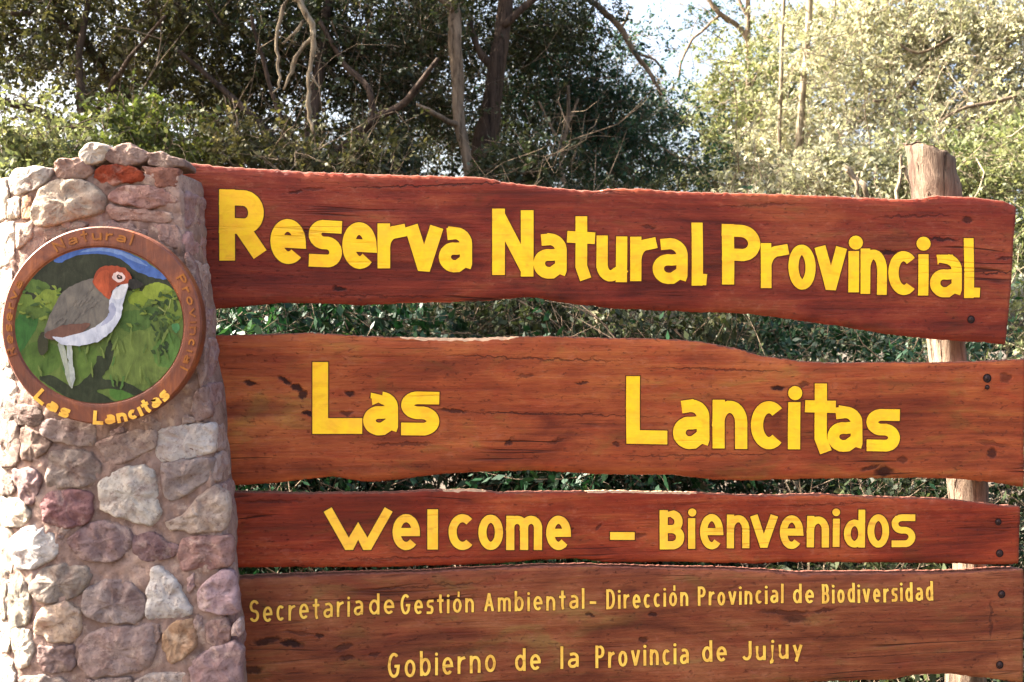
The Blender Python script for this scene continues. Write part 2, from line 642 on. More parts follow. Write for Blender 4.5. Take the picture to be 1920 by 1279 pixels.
def front_stone(polypx, col, hk=1.0, back=0.03, label=None, fwd=0.0):
    SN[0] += 1
    sd = SN[0] * 1.37
    pl = [((px - 960) / F * PY, CAM_Z + (639.5 - py) / F * PY) for px, py in polypx]
    w = max(p[0] for p in pl) - min(p[0] for p in pl)
    h = max(p[1] for p in pl) - min(p[1] for p in pl)
    H = min(0.0135, max(0.007, 0.075 * min(w, h) + 0.004)) * hk

    def t3(a, b, n):
        px = a * F / PY + 960
        return (a, PY + back_off(px) - n - fwd, b)
    vs, fs = pillow(pl, t3, H, back, sd, dome=0.3 + 0.6 * R.random())
    o = obj('stone', vs, fs, STONE, pillar)
    o.color = lin(*soft(col), 0.68)
    if label:
        o['label'] = label
    return o


def z3(p):
    return [(x / 2.5125, 770 + y / 2.5125) for x, y in p]


def z1(p):
    return [(x / 3.996, 250 + y / 3.996) for x, y in p]


S3 = [
    ([(-60, 55), (55, 50), (68, 120), (72, 200), (55, 260), (-60, 280)], (150, 125, 115)),
    ([(78, 90), (190, 95), (245, 150), (220, 190), (130, 245), (84, 230), (76, 150)], (160, 132, 118)),
    ([(-40, -40), (150, -20), (210, 25), (175, 70), (60, 75), (-40, 40)], (135, 115, 108)),
    ([(205, 50), (300, 35), (440, 70), (455, 120), (430, 165), (330, 160), (255, 140), (200, 100)], (178, 155, 150)),
    ([(235, 195), (400, 190), (460, 225), (475, 280), (440, 340), (380, 360), (225, 355), (230, 270)], (165, 145, 135)),
    ([(15, 290), (175, 275), (185, 340), (160, 430), (115, 440), (70, 420), (60, 370)], (165, 132, 132)),
    ([(-60, 310), (30, 340), (42, 390), (0, 412), (-60, 415)], (160, 140, 130)),
    ([(-60, 430), (60, 425), (130, 480), (120, 520), (70, 555), (-60, 560)], (200, 186, 165)),
    ([(190, 440), (240, 385), (350, 370), (430, 395), (440, 480), (410, 525), (330, 555), (230, 535)], (158, 108, 112)),
    ([(-10, 640), (80, 570), (140, 545), (240, 575), (280, 640), (250, 695), (150, 745), (70, 750), (15, 700)], (212, 206, 202)),
    ([(470, 340), (560, 280), (720, 260), (735, 370), (750, 500), (700, 540), (600, 505), (485, 475)], (212, 202, 190)),
    ([(455, 150), (510, 130), (640, 95), (730, 95), (733, 170), (650, 215), (560, 250), (500, 235)], (180, 152, 142)),
    ([(742, 100), (850, 70), (1005, 65), (1008, 190), (920, 215), (790, 240), (747, 235)], (222, 212, 206)),
    ([(660, 60), (710, 30), (760, 55), (750, 92), (690, 95)], (196, 168, 152)),
    ([(755, 255), (900, 225), (1003, 230), (990, 310), (930, 360), (830, 420), (775, 390)], (168, 150, 146)),
    ([(870, 490), (940, 400), (1010, 360), (1075, 410), (1070, 500), (1050, 565), (950, 572), (800, 555), (770, 530)], (188, 165, 150)),
    ([(310, 620), (420, 535), (480, 515), (605, 545), (614, 640), (540, 710), (440, 710), (370, 680)], (156, 126, 128)),
    ([(628, 590), (720, 580), (850, 650), (800, 700), (700, 705), (626, 680)], (146, 112, 116)),
    ([(865, 600), (1085, 592), (1095, 680), (1075, 735), (875, 745), (840, 690)], (176, 132, 126)),
    ([(135, 820), (200, 750), (320, 725), (410, 745), (420, 800), (370, 865), (280, 900), (190, 900), (140, 860)], (165, 150, 138)),
    ([(50, 775), (120, 840), (135, 910), (125, 1000), (50, 1030), (5, 1000), (-5, 900)], (168, 158, 142)),
    ([(155, 1010), (200, 930), (320, 900), (370, 950), (380, 1020), (350, 1080), (260, 1090), (165, 1050)], (220, 186, 158)),
    ([(400, 850), (480, 810), (580, 800), (680, 880), (685, 950), (640, 995), (480, 990), (400, 960)], (165, 145, 142)),
    ([(720, 740), (760, 735), (830, 790), (850, 860), (910, 930), (890, 965), (700, 980), (695, 870)], (214, 208, 204)),
    ([(920, 870), (980, 800), (1060, 745), (1095, 770), (1122, 900), (1115, 955), (1040, 958), (940, 930)], (188, 152, 160)),
    ([(880, 790), (910, 770), (915, 830), (890, 860), (875, 840)], (196, 158, 158)),
    ([(370, 1130), (430, 1050), (560, 1015), (720, 1010), (725, 1120), (700, 1210), (560, 1240), (430, 1250), (385, 1200)], (172, 145, 140)),
    ([(765, 1060), (820, 1000), (900, 985), (930, 1040), (920, 1110), (860, 1165), (800, 1190), (770, 1130)], (196, 154, 118)),
    ([(25, 1050), (130, 1045), (150, 1120), (130, 1200), (70, 1230), (40, 1190), (20, 1110)], (205, 188, 168)),
    ([(175, 1115), (350, 1105), (355, 1190), (330, 1230), (210, 1230), (180, 1180)], (150, 122, 118)),
    ([(970, 1000), (1060, 980), (1085, 1030), (1080, 1090), (1040, 1115), (980, 1090)], (166, 128, 122)),
    ([(1092, 1015), (1132, 975), (1142, 1040), (1125, 1068), (1090, 1060)], (200, 172, 166)),
    ([(900, 1190), (1000, 1120), (1115, 1092), (1135, 1150), (1135, 1300), (900, 1300)], (176, 142, 144)),
    ([(640, 1270), (720, 1235), (870, 1235), (885, 1290), (700, 1330), (640, 1310)], (192, 172, 162)),
    ([(70, 1275), (200, 1245), (280, 1262), (330, 1295), (250, 1350), (80, 1350)], (150, 128, 122)),
    ([(-60, 1190), (15, 1200), (48, 1290), (20, 1330), (-60, 1330)], (212, 200, 184)),
    ([(400, 1265), (600, 1258), (622, 1320), (420, 1335)], (160, 134, 128)),
    ([(-60, 1040), (10, 1050), (12, 1110), (0, 1165), (-60, 1170)], (208, 194, 176)),
    ([(-60, 775), (-15, 800), (-15, 880), (-18, 1000), (-60, 1020)], (170, 155, 140)),
    ([(520, 95), (580, 75), (592, 98), (530, 118)], (178, 150, 146)),
    ([(930, 960), (960, 965), (962, 1010), (935, 1040), (915, 990)], (170, 140, 134)),
    ([(700, 1005), (755, 1010), (750, 1070), (735, 1100)], (168, 140, 132)),
    ([(295, 545), (330, 560), (300, 600), (280, 590)], (168, 140, 136)),
]
S1 = [
    ([(605, 150), (650, 85), (740, 70), (810, 95), (800, 160), (760, 215), (660, 240), (615, 205)], (226, 212, 190), 1.3, 0.10),
    ([(800, 140), (900, 95), (960, 85), (1000, 108), (1090, 130), (1105, 190), (1040, 230), (860, 235), (805, 200)], (165, 132, 120), 0.8, 0.10),
    ([(1100, 150), (1200, 140), (1370, 200), (1385, 245), (1250, 260), (1120, 240)], (150, 122, 112), 0.7, 0.10),
    ([(405, 240), (450, 200), (560, 185), (660, 200), (690, 260), (670, 320), (560, 345), (420, 330)], (192, 152, 134), 1.3, 0.10),
    ([(0, 310), (60, 260), (200, 245), (380, 255), (392, 300), (330, 370), (230, 430), (20, 440)], (190, 180, 170), 1.0, 0.08),
    ([(240, 560), (300, 430), (430, 345), (620, 370), (740, 420), (780, 510), (760, 590), (660, 620), (500, 660), (330, 700), (250, 680)], (198, 176, 152), 1.35, 0.05),
    ([(700, 340), (740, 255), (850, 240), (1000, 250), (1050, 300), (1090, 350), (980, 370), (780, 372)], (166, 78, 52), 1.0, 0.04),
    ([(1070, 250), (1250, 265), (1340, 275), (1330, 390), (1210, 405), (1110, 330)], (165, 106, 90), 0.9, 0.04),
    ([(820, 470), (900, 400), (1020, 385), (1200, 425), (1325, 470), (1325, 530), (1180, 560), (950, 540), (850, 510)], (184, 136, 126), 1.0, 0.03),
    ([(790, 590), (830, 530), (950, 560), (1250, 590), (1290, 620), (1270, 670), (1050, 665), (860, 640)], (190, 148, 132), 0.9, 0.03),
    ([(770, 680), (850, 655), (1000, 690), (1120, 740), (1080, 772), (950, 745), (800, 722)], (172, 134, 124), 0.9, 0.03),
    ([(0, 470), (115, 465), (122, 560), (98, 620), (0, 620)], (220, 206, 184), 1.0, 0.03),
    ([(130, 480), (226, 460), (232, 560), (222, 640), (132, 640)], (182, 132, 98), 0.9, 0.03),
    ([(80, 680), (230, 660), (238, 760), (150, 835), (92, 860), (72, 780)], (218, 188, 166), 1.0, 0.03),
    ([(-120, 660), (55, 655), (62, 860), (40, 960), (-120, 990)], (216, 204, 188), 1.0, 0.03),
    ([(-160, 330), (-20, 330), (-10, 440), (-30, 620), (-160, 630)], (196, 180, 164), 1.0, 0.03),
    ([(1135, 690), (1300, 690), (1345, 760), (1380, 890), (1330, 870), (1200, 795)], (176, 138, 128), 0.5, 0.03),
    ([(330, 740), (430, 700), (610, 655), (655, 690), (500, 760), (360, 800)], (180, 150, 132), 0.7, 0.03),
    ([(1385, 900), (1410, 900), (1470, 1040), (1475, 1160), (1430, 1110), (1390, 1000)], (166, 128, 122), 0.8, 0.03),
]
for p, c in S3:
    front_stone(z3(p), c)
for p, c, hk, bk in S1:
    front_stone(z1(p), c, hk, bk)
# stones beside and under the plaque
for p, c in [
    ([(372, 625), (384, 618), (386, 690), (380, 725), (370, 700)], (178, 146, 140)),
    ([(368, 735), (388, 725), (396, 780), (372, 790), (356, 775)], (170, 136, 130)),
    ([(345, 780), (352, 778), (372, 792), (392, 790), (345, 796)], (186, 160, 150)),
    ([(-30, 700), (5, 712), (22, 745), (10, 768), (-30, 775)], (214, 202, 188)),
    ([(30, 760), (58, 770), (82, 782), (70, 790), (32, 782)], (190, 166, 152)),
    ([(-20, 500), (8, 505), (6, 560), (-20, 570)], (205, 188, 170)),
    ([(-22, 580), (2, 580), (0, 690), (-22, 690)], (196, 176, 160)),
    ([(355, 480), (366, 500), (380, 580), (372, 605), (362, 570), (352, 520)], (172, 136, 130)),
]:
    front_stone(p, c, 0.8)
# narrow stones at the rounded left corner
z = 0.78
while z < 1.70:
    hh = R.uniform(0.06, 0.12)
    a_ = 639.5 - (z - CAM_Z) * F / PY
    b_ = a_ - hh * F / PY
    front_stone([(-58, a_ - 4), (-20, a_ - 2), (8, a_ - 8), (R.uniform(6, 14), (a_ + b_) / 2), (6, b_ + 8), (-24, b_ + 3), (-58, b_ + 5)], R.choice([(205, 190, 172), (190, 172, 156), (180, 152, 142), (214, 204, 190)]), 0.9, 0.03, fwd=-0.006)
    z += hh
# stones of the right-hand side face, running back to the planks
z = 0.80
k = 0
while z < ztop - 0.03:
    hh = R.uniform(0.055, 0.115)
    py = 639.5 - (z + hh / 2 - CAM_Z) * F / PY
    xr = (corner_px(py) - 960) / F * PY
    d0, d1 = R.uniform(0.004, 0.02), R.uniform(0.10, 0.14)
    pl = [(d0, z + 0.006), ((d0 + d1) / 2, z + R.uniform(0, 0.012)), (d1, z + 0.006), (d1 + R.uniform(-.01, .01), z + hh / 2), (d1 - 0.004, z + hh - 0.006),
          ((d0 + d1) / 2, z + hh - R.uniform(0, .012)), (d0 + 0.006, z + hh - 0.006), (d0 - 0.003, z + hh / 2)]
    cpx0 = xr
    SN[0] += 1
    vs, fs = pillow(pl, lambda a, b, n: (cpx0 + 0.001 + n, PY + a, b), 0.008, 0.03, SN[0] * 1.37, 0.5)
    o = obj('stone', vs, fs, STONE, pillar)
    o.color = lin(*R.choice([(182, 146, 140), (172, 140, 134), (196, 172, 160), (160, 128, 122)]), 0.74)
    z += hh
# back rows of cap stones, so the top is not hollow
for (x, y, w, h, cc) in [(-0.93, 2.46, .13, .05, (190, 170, 150)), (-0.78, 2.45, .15, .04, (165, 135, 122)), (-0.71, 2.56, .10, .035, (176, 150, 135)), (-0.87, 2.58, .14, .045, (200, 184, 160)), (-1.0, 2.56, .10, .04, (185, 165, 150))]:
    pl = [(x + w / 2 * math.cos(a) * R.uniform(.85, 1.1), y + w / 2.4 * math.sin(a) * R.uniform(.85, 1.1)) for a in np.linspace(0, 2 * math.pi, 9)[:-1]]
    SN[0] += 1
    vs, fs = pillow(pl, lambda a, b, n: (a, b, ztop + n), h, 0.02, SN[0] * 1.37, 0.8)
    o = obj('stone', vs, fs, STONE, pillar)
    o.color = lin(*cc, 0.70)

# ------------------------------------------------------------------ lettering: strokes of a brush font
def A(cx, cy, rx, ry, a0, a1, n=None):
    n = n or max(4, int(abs(a1 - a0) / 7))
    return [(cx + rx * math.cos(math.radians(a0 + (a1 - a0) * i / n)), cy + ry * math.sin(math.radians(a0 + (a1 - a0) * i / n))) for i in range(n + 1)]


XH = 0.70   # x-height inside an ascender box
G = {}
G['R'] = [[(0, 0), (0, 1)], [(0, 1), (.5, 1)] + A(.5, .745, .38, .255, 90, -90) + [(0, .49)], [(.42, .49), (1, 0)]]
G['P'] = [[(0, 0), (0, 1)], [(0, 1), (.5, 1)] + A(.5, .75, .5, .25, 90, -90) + [(0, .5)]]
G['N'] = [[(0, 0), (0, 1)], [(0, 1), (1, 0)], [(1, 0), (1, 1)]]
G['L'] = [[(0, 1), (0, 0), (1, 0)]]
G['W'] = [[(0, 1), (.32, .01), (.36, .01), (.5, .5), (.64, .01), (.68, .01), (1, 1)]]
G['B'] = [[(0, 0), (0, 1)], [(0, 1), (.5, 1)] + A(.5, .76, .4, .24, 90, -90) + [(0, .52)], [(0, .52), (.5, .52)] + A(.5, .26, .5, .26, 90, -90) + [(0, 0)]]
G['S'] = [A(.5, .75, .5, .25, 25, 270) + A(.5, .25, .5, .25, 90, -155)]
G['G'] = [A(.5, .5, .5, .5, 50, 320) + [(.95, .45), (.55, .45)]]
G['A'] = [[(0, 0), (.5, 1)], [(.5, 1), (1, 0)], [(.2, .35), (.8, .35)]]
G['D'] = [[(0, 0), (0, 1)], [(0, 1), (.4, 1)] + A(.4, .5, .6, .5, 90, -90) + [(0, 0)]]
G['J'] = [[(1, 1), (1, .28)] + A(.5, .28, .5, .28, 0, -150)]
G['a'] = [[(.1, .96), (.5, 1)] + A(.5, .70, .5, .30, 90, 0) + [(1, .12), (.94, 0)], [(1, .58), (.55, .54)] + A(.42, .28, .42, .26, 90, 270) + [(.6, .03), (.95, .2)]]
G['e'] = [[(.04, .5), (1, .5)] + A(.5, .5, .5, .5, 8, 315)]
G['s'] = [[(1, 1), (.45, 1)] + A(.42, .76, .42, .24, 95, 265) + [(.6, .52)] + A(.58, .26, .42, .26, 85, -85) + [(0, 0)]]
G['o'] = [A(.5, .5, .5, .5, 0, 360)]
G['c'] = [A(.55, .5, .55, .5, 48, 312)]
G['r'] = [[(0, 0), (0, 1)], A(.8, .45, .8, .5, 175, 95) + [(1, .98)]]
G['v'] = [[(0, 1), (.46, .02), (.54, .02), (1, 1)]]
G['n'] = [[(0, 0), (0, 1)], A(.5, .55, .5, .43, 175, 0) + [(1, 0)]]
G['m'] = [[(0, 0), (0, 1)], A(.25, .7, .25, .3, 175, 0) + [(.5, 0)], A(.75, .7, .25, .3, 175, 0) + [(1, 0)]]
G['u'] = [[(0, 1), (0, .32)] + A(.42, .32, .42, .32, 180, 300) + [(.95, .18)], [(1, 1), (1, 0)]]
G['i'] = [[(.5, 0), (.5, 1)]]
G['l'] = [[(.5, 1), (.5, 0)]]
G['lt'] = [[(0, 1), (0, 0)], [(.2, .02), (1, .02)]]
G['t'] = [[(.52, 1), (.52, .14), (.68, 0)], [(0, .70), (1, .70)]]
G['d'] = [[(1, 0), (1, 1)], A(.5, .34, .5, .34, 0, 360)]
G['b'] = [[(0, 0), (0, 1)], A(.5, .34, .5, .34, 0, 360)]
G['y'] = [[(0, 1), (.5, .05)], [(1, 1), (.28, -.42)]]
G['j'] = [[(.6, 1), (.6, -.12)] + A(.1, -.12, .5, .22, 0, -100)]
G['-'] = [[(0, .5), (1, .5)]]
ADV = {'i': .25, 'l': .25, 'm': 1.45, 't': .72, 'r': .72, 'j': .45, 'W': 1.5, '-': .6, 'c': .85, 's': .8, 'S': 1.0, 'G': 1.15, 'A': 1.1, 'D': 1.1, 'N': 1.1}
ASC = set('RPNLWBSGADJltdb')


def strip(pts, hw, caps=(True, True)):
    """offset polyline -> list of (left, right)"""
    P = []
    for p in pts:
        p = np.array(p, float)
        if not P or np.linalg.norm(p - P[-1]) > 1e-4:
            P.append(p)
    closed = np.linalg.norm(P[0] - P[-1]) < 1e-3 and len(P) > 3
    if closed:
        P = P[:-1]
    n = len(P)
    if not closed:
        if caps[0]:
            d = P[0] - P[1]
            P[0] = P[0] + d / np.linalg.norm(d) * hw
        if caps[1]:
            d = P[-1] - P[-2]
            P[-1] = P[-1] + d / np.linalg.norm(d) * hw
    out = []
    for i in range(n):
        if closed:
            a, b = P[i] - P[i - 1], P[(i + 1) % n] - P[i]
        else:
            a = P[i] - P[i - 1] if i else P[1] - P[0]
            b = P[i + 1] - P[i] if i < n - 1 else a
        a = a / np.linalg.norm(a)
        b = b / np.linalg.norm(b)
        na, nb = np.array((-a[1], a[0])), np.array((-b[1], b[0]))
        m = na + nb
        ln = np.linalg.norm(m)
        m = na if ln < 1e-6 else m / ln
        k = min(1.6, 1 / max(0.3, float(np.dot(m, na))))
        out.append((P[i] + m * hw * k, P[i] - m * hw * k))
    return out, closed


def add_strokes(mb, strokes_px, hw, to3d, n0, step, mi, thick):
    """strokes in pixels -> raised slabs of paint"""
    for si, (st, caps) in enumerate(strokes_px):
        pr, closed = strip(st, hw, caps)
        n = len(pr)
        top, bot = n0 + step * si, n0 - thick
        vs = []
        for l, r in pr:
            vs += [to3d(l[0], l[1], top), to3d(r[0], r[1], top), to3d(l[0], l[1], bot), to3d(r[0], r[1], bot)]
        fs = []
        for i in range(n if closed else n - 1):
            a, b = i * 4, ((i + 1) % n) * 4
            fs += [(a, a + 1, b + 1, b), (a + 2, a, b, b + 2), (a + 1, a + 3, b + 3, b + 1)]
        if not closed:
            e = (n - 1) * 4
            fs += [(0, 2, 3, 1), (e, e + 1, e + 3, e + 2)]
        mb.add(vs, fs, mi)


def disc_strokes(cx, cy, r):
    return [(A(cx, cy, r * .5, r * .5, 0, 360, 16), (False, False))]


def glyph_px(ch, box, t, slope=0.0, lean=0.0):
    """strokes of one letter in pixels; box = x0, x1, ytop, ybottom of the painted shape"""
    x0, x1, yt, yb = box
    if ch == 'lt':
        x1 += 3
    xa, xb = x0 + t / 2, x1 - t / 2
    ya, yc = yb - t / 2, yt + t / 2
    xc = (x0 + x1) / 2
    if xb < xa:
        xa = xb = xc
    res = []
    for st in G[ch]:
        pts = []
        for (u, v) in st:
            x = xa + (xb - xa) * u
            y = ya + (yc - ya) * v
            y += slope * (x - xc)
            x += lean * (v - .5) * (yb - yt)
            pts.append((x + R.uniform(-.15, .15), y + R.uniform(-.15, .15)))
        if len(st) > 6 and abs(st[0][0] - st[-1][0]) < 1e-6 and abs(st[0][1] - st[-1][1]) < 1e-6:
            pts[-1] = pts[0]
        diag = ch in 'vWNAy' and len(st) == 2 and abs(st[0][0] - st[1][0]) > .05 and abs(st[0][1] - st[1][1]) > .05
        if ch == 'R' and len(st) == 2 and st[0][0] > .3:
            caps = (False, False)
        elif diag:
            caps = (ch in 'vW', ch in 'vW')
        elif ch in 'ceasSGJ':
            caps = (ch == 's', ch in 's')
        elif ch == 'r' and len(st) > 2:
            caps = (False, True)
        else:
            caps = (True, True)
        res.append((pts, caps))
    return res


# ------------------------------------------------------------------ the wooden sign
sign = empty('wooden_sign', (0, D, 0), 'red-brown wooden sign of four rough planks with yellow Spanish lettering on a log post', 'sign', rz=TH)

WARP = {0: 0.3, 1: 1.9, 2: 3.7, 3: 5.2}
NOFF = {0: 0.0, 1: 0.006, 2: 0.002, 3: 0.008}


def warp(i, u, z):
    s = WARP[i]
    return NOFF[i] + 0.0022 * math.sin(u * 4.1 + s) + 0.0012 * math.sin(u * 9.3 + z * 17 + s * 2) + 0.0010 * math.sin(z * 30 + s + u * 2)


def plank(i, top, bot, xl, xr_t, xr_b, mat, worn, name_label):
    cols = 330
    NR = 16
    tx = [p[0] for p in top]
    ty = [p[1] for p in top]
    bx = [p[0] for p in bot]
    by = [p[1] for p in bot]
    sd = WARP[i]
    T = 0.05
    vs, ring = [], 0
    wornc = []
    for c in range(cols):
        s = c / (cols - 1)
        xt = xl + (xr_t - xl) * s
        xb = xl + (xr_b - xl) * s
        yt = np.interp(xt, tx, ty) + 1.3 * noise.noise(Vector((xt * .035, sd, 0))) + 1.5 * noise.noise(Vector((xt * .16, sd, 3))) + 1.2 * noise.noise(Vector((xt * .45, sd, 3)))
        yb = np.interp(xb, bx, by) + 1.3 * noise.noise(Vector((xb * .03, sd, 7))) + 1.2 * noise.noise(Vector((xb * .15, sd, 9))) + 1.0 * noise.noise(Vector((xb * .4, sd, 9)))
        chip = max(0.0, noise.noise(Vector((xt * .05, sd * 3, 5))) - .15)
        cz = 0.0022 + 0.006 * chip
        wr = 0.0
        for (a, b, dpx) in worn:
            q = min(1.0, max(0.0, min(xt - a, b - xt) / 40.0)) * (0.75 + 0.5 * noise.noise(Vector((xt * .06, a, 2))))
            wr = max(wr, q * dpx * 0.00122)
        cz = max(cz, wr)
        wornc.append(wr > 0.002)
        row = []
        for j in range(NR + 1):
            t = j / NR
            te = t
            px = xb + (xt - xb) * te
            py = yb + (yt - yb) * te
            u, z = sign_uz(px, py)
            if j == 0:
                z += 0.0035
            if j == NR:
                z -= cz
            edge = min(t, 1 - t)
            rnd = -0.0022 * max(0, 1 - edge / 0.09) ** 2
            row.append(sign_pt(u, z, warp(i, u, z) + rnd))
        ut, zt = sign_uz(xt, yt)
        ub, zb = sign_uz(xb, yb)
        row.append(sign_pt(ut, zt, warp(i, ut, zt) - 0.002 - max(0.003, cz * 1.1)))
        row.append(sign_pt(ut, zt - 0.004, -T))
        row.append(sign_pt(ub, zb + 0.006, -T))
        row.append(sign_pt(ub, zb, warp(i, ub, zb) - 0.007))
        ring = len(row)
        vs += row
    fs, mi = [], []
    for c in range(cols - 1):
        for j in range(ring):
            a, b = c * ring + j, c * ring + (j + 1) % ring
            fs.append((a, a + ring, b + ring, b))
            mi.append(1 if j in (NR, NR + 1) and wornc[c] else (2 if j in (NR, NR + 1, NR + 2) else 0))
    fs.append(tuple(range(ring)))
    mi.append(0)
    e = (cols - 1) * ring
    fs.append(tuple(e + k for k in range(ring - 1, -1, -1)))
    mi.append(0)
    o = obj('plank', vs, fs, [mat, RAW, EDGE], sign, mi)
    o['label'] = name_label
    return o


P1T = [(250, 300), (350, 303), (420, 312), (530, 319), (650, 324), (760, 328), (900, 332), (960, 343), (1050, 353), (1110, 358), (1140, 354), (1190, 353), (1270, 359), (1380, 362), (1500, 365), (1600, 369), (1700, 374), (1755, 366), (1830, 369), (1885, 377), (1906, 386)]
P1B = [(250, 585), (400, 580), (482, 572), (530, 568), (604, 569), (669, 573), (766, 568), (888, 565), (961, 560), (994, 556), (1018, 560), (1071, 569), (1140, 578), (1302, 585), (1404, 588), (1485, 599), (1587, 613), (1668, 627), (1749, 635.5), (1831, 641), (1888, 646)]
P2T = [(280, 630), (400, 628), (502, 626), (583, 624), (689, 630), (737, 631), (806, 633), (888, 634), (969, 631), (1030, 630), (1140, 634), (1221, 634), (1302, 639), (1367, 650), (1432, 668), (1485, 675), (1546, 680), (1627, 679), (1749, 679), (1831, 677), (1918, 673)]
P2B = [(280, 913), (437, 911), (502, 907), (575, 899), (624, 893), (664, 900), (689, 904), (745, 899), (827, 889), (908, 884), (1010, 882), (1071, 886), (1150, 890), (1262, 890), (1343, 900), (1424, 901), (1505, 898), (1627, 897), (1709, 896), (1790, 897), (1871, 906), (1917, 913)]
P3T = [(300, 921), (438, 922), (586, 925), (742, 923), (801, 919), (891, 919), (938, 924), (1074, 922), (1172, 922), (1319, 924), (1424, 930), (1546, 927), (1668, 933), (1790, 936), (1831, 941), (1891, 949), (1940, 947)]
P3B = [(300, 1064), (438, 1064), (586, 1064), (742, 1063), (820, 1061), (871, 1060), (938, 1057), (1016, 1050), (1074, 1048), (1113, 1052), (1140, 1055), (1262, 1054), (1343, 1056), (1424, 1058), (1477, 1055), (1668, 1055), (1790, 1057), (1851, 1059), (1940, 1057)]
P4T = [(320, 1084), (445, 1083), (547, 1079), (703, 1074), (801, 1072), (871, 1067), (938, 1065), (1016, 1061), (1113, 1060), (1140, 1062), (1262, 1065), (1384, 1067), (1445, 1071), (1505, 1075), (1668, 1074), (1790, 1073), (1851, 1069), (1940, 1065)]
P4B = [(320, 1292), (445, 1290), (800, 1292), (1100, 1290), (1400, 1284), (1465, 1279), (1668, 1274), (1709, 1266), (1770, 1262), (1851, 1271), (1940, 1284)]

SP1 = [(637, 541, 13, 5, -8, .95), (820, 347, 190, 1.6, 3, .7), (1130, 362, 30, 2, 5, .5), (1658, 473, 38, 4.5, 2, .9), (1768, 449, 36, 3.5, -2, .85), (1868, 512, 42, 1.8, 3, .8), (1215, 426, 18, 4, -6, .6),
       (555, 361, 15, 3.5, 3, .7), (590, 354, 22, 4, 3, .5), (1815, 412, 12, 7, 0, .75), (1720, 405, 90, 2, 2, .5), (1885, 486, 20, 4, 0, .7), (1150, 507, 40, 3, 3, .55), (1420, 385, 100, 2, 3, .45), (720, 555, 120, 2, -1, .45)]
SP2 = [(468, 718, 13, 5, 0, .9), (535, 714, 15, 6, -28, .95), (557, 728, 14, 7, -35, .95), (568, 740, 7, 10, 0, .9), (655, 738, 12, 6, -5, .9), (578, 775, 12, 5, 0, .95), (650, 774, 14, 5, 8, .7),
       (850, 770, 30, 4, -3, .8), (952, 831, 8, 5, 30, .85), (1090, 718, 14, 2.5, 0, .8), (1458, 728, 17, 5, 0, .95), (1506, 721, 12, 6, 10, .6), (1655, 884, 22, 10, 0, .9), (1630, 876, 22, 5, 15, .8), (1690, 862, 12, 8, 0, .6),
       (1882, 709, 13, 12, 0, .55), (1857, 850, 12, 9, 0, .8), (1860, 832, 40, 6, -10, .45), (1000, 672, 170, 1.8, -2, .6), (1350, 693, 150, 1.8, -2, .55), (1060, 777, 220, 1.4, -2, .6), (755, 832, 60, 3, 0, .55), (470, 766, 85, 20, 0, .42), (1320, 853, 180, 1.6, 0, .45), (985, 704, 20, 4, 0, .5), (1040, 826, 22, 4, 6, .5), (1800, 925, 60, 3, 0, .4), (1155, 832, 10, 4, 0, .7)]
SP3 = [(1070, 992, 8, 3, 0, .7), (1122, 988, 9, 4, 40, .6), (1200, 1003, 14, 5, 0, .55), (520, 940, 60, 3, 0, .4), (760, 1046, 120, 2, 0, .45), (1550, 945, 120, 2, 1, .4), (1895, 985, 30, 5, 0, .35), (640, 1004, 20, 3, 20, .4)]
SP4 = [(500, 1200, 26, 8, 8, .85), (545, 1204, 24, 8, -10, .95), (600, 1191, 10, 5, -5, .85), (645, 1212, 18, 6, 12, .7), (650, 1232, 14, 5, -5, .7), (470, 1254, 26, 8, 5, .8), (702, 1226, 13, 4, 8, .65), (1105, 1151, 10, 3.5, -5, .8), (1222, 1151, 11, 5, -5, .85),
       (1470, 1147, 60, 6, -4, .6), (1488, 1158, 30, 9, -5, .7), (1540, 1143, 25, 4, 6, .6), (1205, 1198, 10, 6, 0, .7), (850, 1219, 60, 8, 0, .4), (560, 1186, 30, 4, -10, .5), (1375, 1098, 14, 3, 20, .35), (1855, 1160, 4, 40, 0, .45), (800, 1098, 120, 1.8, 2, .5)]

WM1 = wood_mat('red_brown_stain', 1.7, lin(80, 29, 21), lin(122, 47, 31), lin(150, 73, 44), SP1)
WM2 = wood_mat('orange_brown_stain', 4.4, lin(102, 43, 25), lin(146, 69, 37), lin(174, 97, 51), SP2)
WM3 = wood_mat('brick_red_stain', 8.1, lin(90, 31, 19), lin(134, 51, 28), lin(160, 77, 42), SP3)
WM4 = wood_mat('dark_brown_stain', 12.6, lin(84, 40, 26), lin(124, 65, 39), lin(150, 93, 58), SP4)

p1 = plank(0, P1T, P1B, 300, 1907, 1887, WM1, [(1100, 1150, 4), (1205, 1235, 2)], 'top plank lettered Reserva Natural Provincial, with a slanted right end')
p2 = plank(1, P2T, P2B, 330, 1918, 1916, WM2, [(735, 985, 7)], 'widest plank lettered Las Lancitas')
p3 = plank(2, P3T, P3B, 345, 1911, 1909, WM3, [(800, 935, 4), (1075, 1325, 4)], 'narrow plank lettered Welcome - Bienvenidos')
p4 = plank(3, P4T, P4B, 360, 1917, 1915, WM4, [], 'lowest plank with two lines of small lettering')


